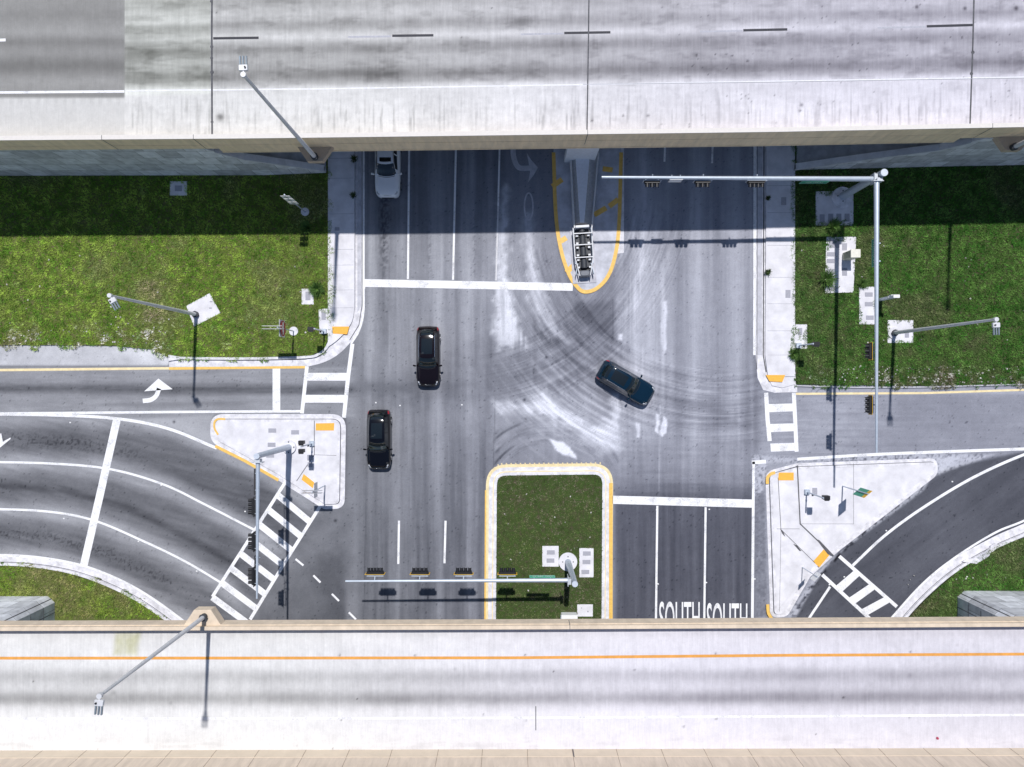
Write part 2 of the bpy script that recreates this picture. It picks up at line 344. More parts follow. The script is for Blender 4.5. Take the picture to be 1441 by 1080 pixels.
    # --- east approach
    aE = sst(x, 1062, 1074)*sst(y, 540, 552); bE = 166+(fbm(x/70, y/3, 13)-.5)*34+(nM-.5)*8; bE = lerp(bE, 148, sst(x, 1180, 1300)*.6); L = lerp(L, bE, aE)
    L = lerp(L, 178, aE*(1-sst(y, 553, 557))*sst(x, 1115, 1125))
    # --- south-east ramp, fresh asphalt
    SE = [(1060, 900), (1120, 868), (1150, 815), (1190, 765), (1250, 715), (1325, 660), (1441, 636), (1500, 630), (1500, 900)]
    aSE = soft(x, y, SE, 3); bSE = 93+(fbm((x+y)/40, (x*.7+y)/14, 14)-.5)*26; L = lerp(L, bSE, aSE)
    # gravelly gore by the east island
    gv = soft(x, y, [(1058, 640), (1122, 645), (1300, 638), (1400, 640), (1320, 668), (1240, 720), (1160, 800), (1120, 868), (1106, 868), (1150, 806), (1180, 780), (1300, 690), (1318, 660), (1300, 648), (1080, 652), (1072, 700), (1062, 700)], 2.5)
    L = lerp(L, 205-90*sst(fbm(x/2.6, y/2.6, 15), .5, .75), gv*.85)
    L = lerp(L, 214, .8*soft(x, y, [(1320, 645), (1360, 640), (1340, 652), (1322, 668)], 3))
    L = lerp(L, 105+60*fbm(x/3, y/3, 44), .9*soft(x, y, [(1062, 700), (1076, 690), (1080, 868), (1064, 868)], 2))
    L = L-95*np.exp(-(pdist(x, y, [(1310, 676), (1250, 722), (1185, 776), (1146, 822), (1116, 866)])/2.2)**2)*sst(fbm(x/6, y/6, 18), .45, .6)
    L = L-80*np.exp(-(pdist(x, y, [(1140, 652), (1290, 647)])/2.5)**2)*sst(fbm(x/3, y/3, 19), .5, .65)
    # --- centre wear, pale rubbed zones
    pale = [([(706, 265), (700, 395), (694, 470), (700, 490), (742, 486), (724, 440), (712, 400), (712, 265)], 236, 10, 1.05),
            ([(738, 300), (748, 300), (752, 380), (775, 440), (800, 480), (770, 470), (745, 420)], 222, 10, .95),
            ([(762, 542), (790, 575), (830, 600), (866, 590), (871, 632), (850, 640), (825, 620), (790, 596), (758, 580), (700, 578), (698, 566), (745, 566)], 224, 10, .95),
            ([(774, 618), (792, 622), (806, 636), (812, 646), (796, 641), (782, 634)], 240, 2, .95),
            ([(858, 556), (870, 560), (871, 610), (860, 612)], 225, 4, .8),
            ([(906, 300), (914, 520), (894, 520), (880, 430)], 205, 14, .6),
            ([(922, 582), (927, 584), (927, 612), (922, 608)], 240, 1.5, .95), ([(934, 586), (940, 590), (938, 610), (932, 614), (929, 606)], 244, 1.2, 1.), ([(895, 595), (900, 595), (901, 616), (895, 616)], 225, 1.5, .8),
            ([(932, 425), (938, 425), (937, 490), (932, 500), (929, 470)], 246, 2.5, .95), ([(870, 470), (876, 470), (876, 478), (870, 478)], 240, 2, 1)]
    def fl(cx, cy, fr, sd): 
        r = np.hypot(x-cx, y-cy); th = np.degrees(np.arctan2(cy-y, x-cx)) % 360
        return .6*fbm(r/fr, th/20, sd, 4)+.4*fbm(r/(fr*.35), th/8, sd+3, 2)
    flA = fl(1010, 300, 5, 20); flB = fl(640, 250, 5.5, 22); flV = fbm(x/4, y/90, 24, 4)
    for q, (P, v, e, a) in enumerate(pale):
        f = flA if q in (1, 2) else (flV if q in (0, 4, 5) else .62+0*x)
        jx = (fbm(x/9, y/9, 80+q)-.5)*(16 if q in (0, 1, 2, 4) else 5); jy = (fbm(x/9, y/9, 90+q)-.5)*(16 if q in (0, 1, 2, 4) else 5)
        m = soft(x+jx, y+jy, P, e)*np.clip(a*(.0+1.75*f), 0, 1); L = lerp(L, v, m)
    # broad bleached haze with streaks, following the turning paths
    hz = np.exp(-(((x-800)/95)**2+((y-560)/75)**2)); L = L+20*hz+36*hz*sst(flA, .46, .68)+24*np.exp(-(((x-905)/26)**2+((y-420)/120)**2))*sst(flV, .4, .7)+24*np.exp(-(((x-735)/34)**2+((y-390)/110)**2))*(.4+flV)
    L = lerp(L, 216, .75*bd(x, 933, 3)*sst(y, 330, 420)*(1-sst(y, 500, 640)))
    L = lerp(L, 118, .8*soft(x, y, [(812, 425), (864, 425), (864, 478), (800, 440)], 6))
    # U-turn / turning arcs of rubber
    def arcs(cx, cy, r0, r1, a0, a1, seed, depth, fr, sy=1.0):
        nonlocal L
        dx, dy = x-cx, (y-cy)*sy; r = np.hypot(dx, dy); th = np.degrees(np.arctan2(-dy, dx)) % 360
        mk = sst(r, r0, r0+18)*(1-sst(r, r1-18, r1))*sst(th, a0, a0+14)*(1-sst(th, a1-14, a1))*(sst(x, 690, 700) if cy > 600 else 1)
        s = .55*fbm(r/fr, th/24, seed, 3)+.2*fbm(x/14, y/14, seed+2)+.35*vn(r/1.5, th/10, seed+5)+.15*vn(r/.8, th/6, seed+7)-.13
        L = L+mk*(s-.5)*depth-mk*depth*.03
    arcs(1010, 300, 215, 330, 185, 290, 20, 78, 5.)         # southbound left turn to the east
    arcs(640, 250, 240, 350, 275, 358, 22, 70, 5.5)          # northbound left turn to the west ramp
    arcs(1040, 180, 330, 440, 215, 275, 25, 50, 6.0)
    arcs(772, 706, 68, 130, 20, 178, 27, 60, 6, 1.0)       # u-turns round the median nose
    for a, b, r in ((118, 172, 92), (125, 170, 101), (105, 160, 116), (120, 168, 122)):
        dx, dy = x-772, y-706; rr = np.hypot(dx, dy); th = np.degrees(np.arctan2(-dy, dx)) % 360
        L = L-48*bd(rr, r, 1.9)*sst(x, 692, 700)*(.4+fbm(x/8,y/8,77))*sst(th, a, a+12)*(1-sst(th, b-10, b))
    # turning haze of the centre
    L = L-20*soft(x, y, [(520, 545), (700, 470), (820, 430), (900, 520), (1060, 590), (1060, 620), (860, 560), (720, 560), (520, 575)], 22)*(.4+fbm(x/30, y/9, 30))
    L = L+(fbm(x/60, y/4.5, 31)-.5)*26*sst(x, 860, 880)*(1-sst(x, 1056, 1070))*sst(y, 560, 600)*(1-sst(y, 690, 720))
    # stains and specks
    L = L-70*sst(fbm(x/2.4, y/2.4, 33), .74, .82)*.6; L = L+(nL-.5)*20+(nM-.5)*7+(fbm(x/2, y/2, 35)-.5)*9
    for px, py, r in ((472, 733, 2), (245, 594, 1.6), (769, 503, 2), (738, 563, 1.8), (541, 275, 2)): L = lerp(L, 45, np.exp(-(np.hypot(x-px, y-py)/r)**2)*.8)
    # overpass shade deepened in the colour of the left lanes
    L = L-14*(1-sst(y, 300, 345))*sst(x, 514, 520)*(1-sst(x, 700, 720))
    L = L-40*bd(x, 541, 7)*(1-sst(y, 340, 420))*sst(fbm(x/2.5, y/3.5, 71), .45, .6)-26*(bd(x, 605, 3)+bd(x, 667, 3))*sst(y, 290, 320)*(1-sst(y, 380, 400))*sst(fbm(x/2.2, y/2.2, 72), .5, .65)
    for (a, b) in (((863, 425), (863, 478)), ((697, 560), (694, 660)), ((517, 600), (512, 868)), ((929, 570), (927, 690)), ((600, 540), (600, 545))):
        L = L+22*np.exp(-(pdist(x, y, [a, b])/.9)**2)*(1 if a[0] > 900 else -1)
    wv = sst(x, 200, 620)
    return tocol(L, -2-2*wv, -1-1*wv, 5+5*sst(x, 400, 900)-2*aSE)
st = .095
xs = np.arange(-43, 43.01, st); ys = np.arange(-19.6, 28, st)
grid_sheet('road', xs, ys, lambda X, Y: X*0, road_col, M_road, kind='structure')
# ------------------------------------------------------------------ verges, pavements, kerbs (kerbs are 0.13 m)
KZ = .13
def turf(name, pts, m, z=KZ):
    return MB().prism(W(pts), -.05, z).build(name, m, kind='structure')
NWg = [(-40, 200), (462, 200), (462, 335), (466, 372), (468, 392), (464, 418), (464, 448), (466, 470), (456, 492), (436, 501), (340, 504), (238, 503), (214, 492), (165, 487), (100, 486), (-40, 486)]
NEg = [(1118, 190), (1500, 190), (1500, 541), (1300, 543), (1120, 541), (1117, 460)]
SWg = [(-40, 796), (40, 797), (90, 804), (150, 824), (200, 848), (240, 875), (280, 905), (280, 960), (-40, 960)]
SEg = [(1500, 712), (1441, 757), (1400, 768), (1350, 800), (1300, 845), (1268, 880), (1268, 940), (1500, 940)]
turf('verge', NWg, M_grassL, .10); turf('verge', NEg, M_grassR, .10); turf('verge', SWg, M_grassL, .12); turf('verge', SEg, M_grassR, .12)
# NW corner
g = W([(462, 190), (510.5, 190), (510.5, 440)])+curve(W([(510.5, 440), (506, 462), (494, 481), (476, 499), (456, 510), (434, 516)]), 5)+W([(238, 516.5), (238, 500), (450, 500), (462, 480)])
flat('gutter', g, .008, M_curb)
swk = W([(462, 190), (499.5, 190), (499.5, 432)])+curve(W([(499.5, 432), (496, 452), (486, 468), (474, 480), (463, 488)]), 5)+W([(462, 488)])
flat('sidewalk', swk, KZ, M_conc)
flat('gutter', W([(503, 190), (508.5, 190), (508.5, 430), (503, 440)]), .013, M_conc2)
MB().strip(W([(511.8, 190), (511.8, 400)])+curve(W([(511.8, 400), (511.5, 440), (505, 466), (494, 484)]), 5), .16, .014).build('edge_line', M_white, kind='structure')
kb = MB(); pth = W([(238, 504)])+curve(W([(238, 504), (340, 505), (430, 503), (450, 498), (461, 488), (466, 472), (466, 448)]), 6); kb.strip(pth, .2, KZ+.02, .16); kb.build('kerb', M_curb, kind='structure')
jn = MB()
for yy in (224, 252, 302, 352, 374, 409, 434): jn.strip(W([(463, yy), (498, yy-.5)], 0), .03, KZ+.004)
jn.strip(W([(499.6, 190), (499.6, 432)]), .05, KZ+.004); jn.build('pavement_joints', mat('pavement_joint', (.40, .40, .44), .9, var=.2), kind='structure')
j2 = MB(); j2.strip(W([(509.6, 190), (509.6, 430), (505, 458), (492, 479)]), .06, .016); j2.strip(W([(238, 506.5), (340, 507), (430, 506), (452, 501)]), .05, .016)
# NE corner
flat('gutter', W([(1063.5, 190), (1120, 190), (1120, 520), (1122, 552), (1090, 553), (1074, 549), (1066, 532), (1063.5, 500)]), .008, M_curb)
flat('sidewalk', W([(1078, 190), (1118, 190), (1118, 530), (1080, 530), (1076, 500)]), KZ, M_conc)
flat('sidewalk', W([(1080, 530), (1118, 530), (1119, 541), (1100, 546), (1086, 543)]), .07, M_conc)
MB().strip(W([(1062, 190), (1061.5, 500)]), .2, .012).build('edge_line', M_white, kind='structure')
flat('gutter', W([(1066, 190), (1073, 190), (1072, 500), (1065.5, 500)]), .012, M_conc2)
j2.strip(W([(1065.5, 190), (1065, 520)]), .05, .018); j2.strip(W([(1075, 190), (1074, 500), (1078, 524)]), .09, .018)
jn = MB()
for yy in (262, 300, 346, 391, 428, 466, 500): jn.strip(W([(1079, yy), (1117, yy)], 0), .03, KZ+.004)
jn.build('pavement_joints', bpy.data.materials['pavement_joint'], kind='structure')
MB().strip(W([(1118, 543), (1200, 545.5), (1300, 545), (1441, 541), (1500, 540)]), .1, KZ-.02, .1).build('kerb', M_conc2, kind='structure')
# traffic islands
def island(name, poly, gut=.42, cw=.2, top=M_conc, inner2=None):
    w_ = poly
    MB().prism(w_, -.04, .010).build('gutter', M_curb, kind='structure')
    k = inset(w_, gut); MB().prism(k, -.04, KZ).build('kerb', M_curb, kind='structure')
    t = inset(w_, gut+cw); MB().prism(t, -.04, KZ+.005).build(name, top, kind='structure')
    j2.strip(list(inset(w_, gut-.02))+[inset(w_, gut-.02)[0]], .05, .014); return t
SWi = fillet(W([(296, 583), (487, 583), (485, 716), (456, 717), (385, 672), (296, 622)]), [1.3, 1.2, 1.4, .8, 1.5, 1.2])

SEi = fillet(W([(1077, 664), (1122, 652), (1319, 645), (1320, 668), (1180, 776), (1140, 812), (1108, 868), (1084, 870)]), [.9, .2, 1.2, 1., 1, .8, .8, .8])
t1 = island('traffic_island', SWi, .42, .18); t2 = island('traffic_island', SEi, .30, .18)
flat('tactile_paving', W([(445, 596), (471, 595.5), (470.5, 606), (445, 606)]), KZ+.012, M_tactile)
flat('tactile_paving', W([(428, 667), (443, 679), (441, 687), (425, 675)]), KZ+.012, M_tactile)
flat('tactile_paving', W([(468, 460), (492, 460), (489, 471), (469, 470)]), KZ+.012, M_tactile)
flat('tactile_paving', W([(1077, 528), (1104, 528), (1100, 538), (1082, 537)]), KZ+.012, M_tactile)
flat('tactile_paving', W([(1095, 665), (1116, 665), (1116, 676), (1094, 676)]), KZ+.012, M_tactile)
flat('tactile_paving', W([(1158, 773), (1166, 781), (1152, 798), (1143, 790)]), KZ+.012, M_tactile)
j2.strip(W([(1121, 655), (1125, 737), (1172, 782)]), .09, KZ+.02); j2.strip(W([(1094, 672), (1098, 745), (1146, 792)]), .04, KZ+.02)
j2.strip(W([(443, 592), (443, 640), (418, 677)]), .05, KZ+.02); j2.strip(W([(443, 640), (474, 641)]), .025, KZ+.02); j2.strip(W([(1098, 745), (1096, 860)]), .02, KZ+.02); j2.strip(W([(1126, 737), (1200, 737)]), .02, KZ+.02); j2.strip(W([(1200, 652), (1200, 737)]), .02, KZ+.02); j2.strip(W([(1092, 744), (1124, 744)]), .025, KZ+.02)
j2.add([(*p, KZ+.022) for p in W([(1147, 758), (1152, 760), (1173, 782), (1164, 780)])], [(3, 2, 1, 0)])
for q in (W([(1097, 744), (1101, 747), (1104, 755), (1100, 751)]), W([(1115, 765), (1120, 767), (1127, 775), (1124, 775)])): j2.add([(*p, KZ+.022) for p in q], [(3, 2, 1, 0)])
MB().strip(offset(curve(W([(318, 590), (308, 590), (303, 594), (303, 603), (308, 612)]), 6), 0), .16, KZ+.012).build('kerb_paint', M_yellow, kind='structure')
MB().strip(curve(W([(1079, 681), (1079.5, 672), (1084, 667), (1090, 665)]), 6), .25, KZ+.012).build('kerb_paint', M_yellow, kind='structure')
MB().strip(curve(W([(1079.5, 850), (1080.5, 862), (1085, 870)]), 6), .25, KZ+.012).build('kerb_paint', M_yellow, kind='structure')
# south median (grass) and its kerb
MED = fillet(W([(684, 654), (863, 652), (861, 960), (682, 960)]), [1.75, 1.75, 0, 0])
MB().prism(MED, -.04, .010).build('gutter', M_yellowpale, kind='structure')
MB().prism(inset(MED, .24), -.04, .016).build('gutter', M_curb, kind='structure')
MB().prism(inset(MED, .56), -.04, KZ-.01).build('kerb', M_yellowpale, kind='structure')
MB().prism(inset(MED, .63), -.04, KZ+.005).build('kerb', M_curb, kind='structure')
MEDin = inset(MED, .88); MB().prism(MEDin, -.04, KZ+.01).build('verge', M_grassR, kind='structure')
MB().strip(W([(859.5, 680), (859.5, 960)]), .3, .021).build('edge_line', M_yellow, kind='structure')
MB().strip(W([(683.5, 690), (682, 960)]), .12, .021).build('edge_line', M_yellow, kind='structure')
# north nose island of the pier
NI = W([(779, 180)])+curve(W([(779, 215), (782, 300), (789, 350), (800, 385), (812, 404), (823, 411), (840, 406), (856, 388), (866, 358), (871, 315), (874, 215)]), 6)+W([(874, 180)])
NI = W([(778, -20)])+NI[1:-1]+W([(875, -20)])
MB().prism(NI, -.04, .05).build('traffic_island', mat('stained_concrete', (.50, .51, .57), .85, var=.28, scale=.8, bump=.2), kind='structure')
ni = offset(NI[1:-1], -.14) ; MB().strip(NI[1:-1], .30, .056).build('kerb_paint', M_yellow, kind='structure')
yl = MB()
for a in ([(789, 340), (797, 335)], [(797, 384), (807, 374)], [(777, 263), (791, 253)], [(870, 281), (857, 291)], [(853, 293), (836, 303)], [(862, 240), (848, 238)]): yl.strip(W(a), .42, .060)
yl.build('kerb_paint', M_yellow, kind='structure')
flat('gutter', W([(868, 180), (878, 180), (878, 356), (864, 358), (858, 345), (868, 330)]), .006, M_curb)
# kerb of the south-west verge and south-east verge
for pts, o in (([(-40, 788), (30, 789), (90, 797), (140, 812), (195, 838), (250, 876), (290, 910)], 1), ([(1510, 716), (1441, 746), (1400, 764), (1345, 795), (1300, 832), (1262, 874), (1225, 930)], -1)):
    c = curve(W(pts), 8); MB().strip(c, .95, .012).build('gutter', M_curb, kind='structure'); MB().strip(offset(c, -.33*o if o == 1 else .33), .2, KZ+.015, .16).build('kerb', M_curb, kind='structure')
    j2.strip(offset(c, -.18 if o == 1 else .18), .05, .02)
j2.build('pavement_joints', M_joint, kind='structure')
ck = MB(); 
for q in ([(1353, 790), (1358, 786), (1373, 785), (1378, 789), (1372, 793)], [(1399, 764), (1392, 768), (1391, 777), (1395, 776), (1403, 768)]): ck.prism(W(q), 0, KZ+.05)
ck.build('kerb', M_curb, kind='structure'); flat('gutter', W([(1358, 792), (1370, 786), (1392, 770), (1398, 766), (1390, 782), (1378, 790)]), KZ+.03, M_conc2)
# ------------------------------------------------------------------ painted markings
def line(pts, wd, m=M_white, name='lane_line', z=.005, n=0):
    p = W(pts); p = curve(p, n) if n else p
    return MB().strip(p, wd, z).build(name, m, kind='structure')
def quad(pts, m=M_white, name='crosswalk_bar', z=.009): return MB().add([(*p, z) for p in reversed(W(pts))], [tuple(range(len(pts)))]).build(name, m, kind='structure')
flipq = quad
line([(576, 190), (574, 393)], .16); line([(642, 190), (637.5, 394)], .16); line([(703.5, 190), (701, 290)], .14); line([(701, 290), (698, 395)], .12, paint_mat('faint_paint', (.62, .62, .65)))
line([(512, 398.5), (806, 404.2)], .62, name='stop_line', z=.009)
line([(936, 200), (935, 228)], .16); line([(1003, 200), (1002, 230)], .16); 
line([(925, 712), (922, 960)], .17); line([(993, 714), (990, 960)], .17); line([(1060.5, 650), (1058, 960)], .22); line([(1058, 651), (1078, 650)], .3)
line([(861, 703.5), (1058, 709)], .66, name='stop_line', z=.010)
line([(561.5, 733), (560.5, 794)], .17, name='lane_dash'); line([(627, 733), (625.5, 793)], .17, name='lane_dash')
for a in ((416, 787, 427, 796), (441, 810, 451, 820), (467, 836, 477, 846), (491, 862, 501, 872)): line([(a[0], a[1]), (a[2], a[3])], .16, name='lane_dash')
line([(-40, 521.5), (430, 516.5)], .2, M_yellowpale, 'edge_line'); line([(238, 519), (430, 517)], .2, M_yellow, 'edge_line', .011)
line([(-40, 582.5), (90, 581.5), (250, 580), (424, 579)], .2, name='edge_line'); line([(389, 518), (389, 579)], .62, name='stop_line', z=.0095)
line([(432, 516), (425, 582)], .3, name='crosswalk_line', z=.013); line([(496, 484), (490, 530), (484, 588)], .32, name='crosswalk_line', z=.013)
quad([(431, 525), (491, 525), (490, 536), (429, 536)]); quad([(428, 556), (488, 556), (487, 567), (427, 567)])
line([(-40, 583), (60, 584), (160, 589), (235, 603), (305, 631)], .24, name='edge_line', n=8, z=.0065)
line([(-40, 650), (70, 652.5), (155, 660.5), (230, 682), (290, 711), (360, 747)], .18, n=8); line([(-40, 716), (60, 719.5), (130, 732), (200, 761), (260, 790), (314, 822)], .18, n=8)
line([(-40, 783), (30, 783), (90, 790), (140, 804), (195, 830), (250, 868), (290, 900)], .18, name='edge_line', n=8, z=.018)
line([(165, 589), (140, 700), (117, 800)], .62, name='stop_line', z=.0095)
line([(303, 628), (345, 649), (392, 676)], .24, M_yellow, 'edge_line', .015)
line([(402, 678), (350, 760), (299, 840)], .26, name='crosswalk_line', z=.013); line([(451, 712), (405, 785), (352, 872)], .26, name='crosswalk_line', z=.013)
for t in np.linspace(.09, .98, 8):
    a = (402+(299-402)*t, 678+(840-678)*t); b = (451+(352-451)*(t+.03), 712+(872-712)*(t+.03)); c = .048
    quad([a, b, (b[0]-99*c, b[1]+160*c), (a[0]-103*c, a[1]+162*c)])
line([(1120, 554.5), (1300, 553.5), (1500, 547)], .17, M_yellowpale, 'edge_line'); line([(1122, 646.5), (1250, 639), (1500, 630)], .24, name='edge_line', n=6, z=.008)
line([(1078, 553), (1080, 590), (1083, 621)], .34, name='crosswalk_line', z=.013); line([(1117, 553), (1121, 636)], .32, name='crosswalk_line', z=.013)
for yy in (569, 597, 624.5): quad([(1080+(yy-560)*.06, yy), (1118, yy-1), (1119, yy+10), (1081+(yy-560)*.06, yy+11.5)])
line([(1500, 622), (1441, 640), (1370, 672), (1300, 714), (1245, 754), (1200, 796)], .22, name='lane_line', n=8); line([(1168, 826), (1140, 868), (1110, 915)], .2)
line([(1510, 700), (1441, 733), (1400, 750), (1345, 784), (1300, 820), (1256, 868), (1220, 910)], .17, name='edge_line', n=8, z=.018)
line([(1181, 783), (1262, 854)], .28, name='crosswalk_line', z=.013); line([(1157, 809), (1224, 871)], .28, name='crosswalk_line', z=.013)
for t in (.27, .54, .80):
    a = (1181+81*t, 783+71*t); b = (1157+67*(t+.0), 809+62*(t+.0)); a2 = (a[0]+8, a[1]+7); b2 = (b[0]+9, b[1]+8); quad([a, a2, b2, b])
# curved arrow, west lane
ar = MB(); c = curve(W([(201, 564.5), (212, 563), (220, 557), (224, 547)]), 6); ar.strip(c, .36, .010)
ar.add([(*p, .010) for p in W([(203, 551), (243, 548), (223, 533)])], [(0, 1, 2)]); ar.build('turn_arrow', M_white, kind='structure')
MB().add([(*p, .010) for p in W([(-30, 640), (-30, 615), (2, 610), (4, 622), (15, 616), (15, 618), (-2, 632)])], [tuple(range(6, -1, -1))]).build('turn_arrow', M_white, kind='structure')
a2 = MB(); a2.strip(curve(W([(722, 205), (723, 222), (730, 236), (746, 237)]), 6), .42, .010)
a2.add([(*p, .011) for p in W([(741, 215), (747, 225), (757, 236), (751, 247), (743, 257), (746, 243), (744, 230)])], [tuple(range(6, -1, -1))]); a2.build('turn_arrow', M_conc2, kind='structure')
a3 = MB(); e = [(744+6*math.cos(t), 291+19*math.sin(t)) for t in np.linspace(0, 2*math.pi, 24, endpoint=False)]; a3.strip(W(e+[e[0]]), .12, .007); a3.build('worn_marking', M_conc2, kind='structure')
def text_mesh(name, s, size, m, parent=None, ext=.0):
    cu = bpy.data.curves.new('t', 'FONT'); cu.body = s; cu.size = size; cu.extrude = ext; cu.align_x = 'CENTER'; cu.align_y = 'CENTER'; cu.offset = .008*size
    o = bpy.data.objects.new('t', cu); COL.objects.link(o); bpy.context.view_layer.update()
    me = bpy.data.meshes.new_from_object(o); bpy.data.objects.remove(o); me.name = name; me.materials.clear(); me.materials.append(m)
    r = bpy.data.objects.new(name, me); COL.objects.link(r)
    if parent: r.parent = parent
    return r
for cx, yt in ((956.5, 849.5), (1023.5, 851.5)):
    t = text_mesh('road_word', 'SOUTH', 1.0, M_white); d = t.dimensions if t.dimensions.x else Vector((3, .7, 0)); bpy.context.view_layer.update(); d = t.dimensions
    t.scale = (3.25/d.x, 2.7/d.y, 1); tp = G(cx, yt); t.location = (tp.x, tp.y-1.35, .012); tag(t, kind='structure')
# ------------------------------------------------------------------ UPPER OVERPASS
DU, PU, BU = 7.83, 8.9, 5.96          # deck, parapet top, girder soffit
def yU(X): return np.interp(X, [-70, -34.7, -17.4, 0, 17.3, 34.7, 70], [16.2, 16.5, 16.63, 16.85, 17.06, 17.4, 18.1])
def upper_col(X, Y):
    k = F/(H-DU); x = X*k+CX; y = CY-Y*k; v = y+.0175*(x-720)
    nM = fbm(x/14, y/14, 40); tin = fbm(x/1.6, y/34, 41, 3)*.45+fbm(x/5, y/24, 42, 3)*.2+fbm(x/30, y/4, 56, 3)*.35; pt = fbm(x/90, y/30, 43)
    rough = .55+.9*fbm(x/70, y/50, 45)
    L = 205-34*bd(v, 30, 8)*rough-44*bd(v, 64, 9)*rough-56*bd(v, 101, 10)*rough-16*bd(v, 82, 12)-22*bd(v, -4, 12)
    L = L+16*bd(v, 47, 5); L = lerp(L, 234, sst(v, 112, 121)); sh = sst(v, 122, 128)
    L = L-sh*(30*sst(fbm(x/2.4, y/50, 46), .52, .75)*fbm(x/80, y/60, 47)*bd(v, 165, 30)*2)-sh*14*sst(nM, .55, .75)
    L = L+(tin-.5)*(46-12*sh)+(nM-.5)*18+(pt-.5)*30-18*sst(fbm(x/26, y/10, 57), .55, .75)*(1-sh)
    # approach slab darker and greener stains
    ap = (1-sst(x, 294, 300)); L = L-ap*(1-sst(v, 108, 118))*(26*sst(fbm(x/60, y/7, 48), .40, .75)*(.3+tin)+14*bd(v, 40, 8)-22*bd(v, 24, 6)); 
    # asphalt approach
    a = 1-sst(x, 174, 176.5); LA = 158+10*bd(y, 45, 8)-18*bd(y, 60, 8)-28*bd(y, 93, 12)+8*bd(y, 115, 8)-8*bd(y, 20, 9)+(tin-.5)*14+(nM-.5)*12
    LA = lerp(LA, 150, bd(y, 134, 3)); LA = lerp(LA, 220+(nM-.5)*10-3*np.sin(x/2.0)*bd(y, 142, 6)*2, sst(y, 136-.0*x, 140)); L = lerp(L, LA, a)
    for (px, py, r) in ((980, 78, 1.8), (1007, 77, 1.2), (1022, 77, 1.4), (1052, 86, 2), (1269, 41, 1.2), (1246, 43, 1), (1282, 83, 1.2), (1220, 98, 1), (1162, 136, 1), (970, 178, 1.3), (912, 163, 2.4), (877, 163, 2), (833, 170, 2), (1126, 156, 2.2), (1128, 148, 3), (1290, 10, 3), (1358, 12, 3), (1430, 12, 4), (692, 12, 1.2), (650, 53, 1), (1405, 42, 1.2), (310, 165, 7), (305, 18, 1.2)):
        L = L-95*np.exp(-(np.hypot(x-px, y-py)/(r*.75))**2)
    L = L-60*sst(fbm(x/2.1, y/2.1, 49), .78, .84)*sst(x, 850, 1000); g = ap*(1-a)*(1-sh)*4
    wv = sst(x, 350, 1300)
    return tocol(L, -0-1*wv+0*g, -1-3*wv+.5*g, -3+8*wv-.6*g)
UB = empty('overpass_bridge', (0, 20, DU), 0, 'wide pale concrete highway overpass with black lane dashes, across the top of the picture', 'bridge')
def up(o): 
    o.parent = UB; o.matrix_parent_inverse = Matrix.Translation((0, -20, -DU)); return o
def sheet_rel(name, xs, zoff, y0fun, width, n, colf, m):
    """deck sheet whose near edge follows y0fun"""
    X, T = np.meshgrid(xs, np.linspace(0, 1, n)); Y = y0fun(X)+T*width
    return X, Y
xs = np.arange(-44, 44.01, .1)
ys = np.arange(0, 13.0, .1)
dk = grid_sheet('deck', xs, ys, lambda X, Y: X*0, lambda X, Y: upper_col(X, Y+yU(X)+.3), M_deck)
co = np.zeros(len(dk.data.vertices)*3, np.float32); dk.data.vertices.foreach_get('co', co); co = co.reshape(-1, 3); co[:, 1] += yU(co[:, 0])+.3; co[:, 2] = DU; dk.data.vertices.foreach_set('co', co.ravel()); dk.data.update(); up(dk)
def long_box(fy, xa, xb, dy0, dy1, z0, z1, n=24):
    """box following y = fy(X) from xa to xb"""
    X = np.linspace(xa, xb, n); m = MB(); vs = []
    for a in X:
        y = float(fy(a)); vs += [(a, y+dy0, z0), (a, y+dy1, z0), (a, y+dy1, z1), (a, y+dy0, z1)]
    fs = []
    for i in range(n-1):
        p, q = 4*i, 4*i+4; fs += [(p, q, q+1, p+1), (p+1, q+1, q+2, p+2), (p+2, q+2, q+3, p+3), (p+3, q+3, q, p)]
    fs += [(0, 1, 2, 3), (4*n-1, 4*n-2, 4*n-3, 4*n-4)]
    return m.add(vs, [tuple(reversed(f)) for f in fs])
M_soffit = mat('girder_concrete', (.45, .43, .40), .85, var=.1)
up(long_box(yU, -60, 60, .35, 13.3, DU-.3, DU-.004).build('slab', M_soffit))
up(long_box(yU, -60, 60, 0, .30, PU-.06, PU, 24).build('parapet_coping', mat('cream_coping', (.72, .68, .64), .8, var=.05)))  # coping in a greyer cream than the tan parapet below
up(long_box(yU, -60, 60, .02, .29, DU-.25, PU-.062).build('parapet', M_fascia))
up(long_box(yU, -60, 60, .0, .34, DU-.9, DU-.252).build('fascia', M_fascia)); up(long_box(yU, -20.8, 31.8, .05, .55, BU, DU-.902).build('girder', M_fascia)); up(long_box(yU, -20.8, 31.8, .02, .65, BU-.05, BU+.12).build('girder_flange', M_fascia))
for k in range(1, 6): up(long_box(yU, -20.8, 31.8, .05+k*2.4, .5+k*2.4, BU, DU-.302).build('girder', M_soffit))
up(long_box(yU, -60, 60, 13.3, 13.6, DU-.9, PU).build('parapet', M_fascia))
up(long_box(yU, -60, -20.85, .06, .4, DU-1.15, DU-.92).build('wall_coping', M_fascia)); up(long_box(yU, 31.85, 60, .06, .4, DU-1.15, DU-.92).build('wall_coping', M_fascia))
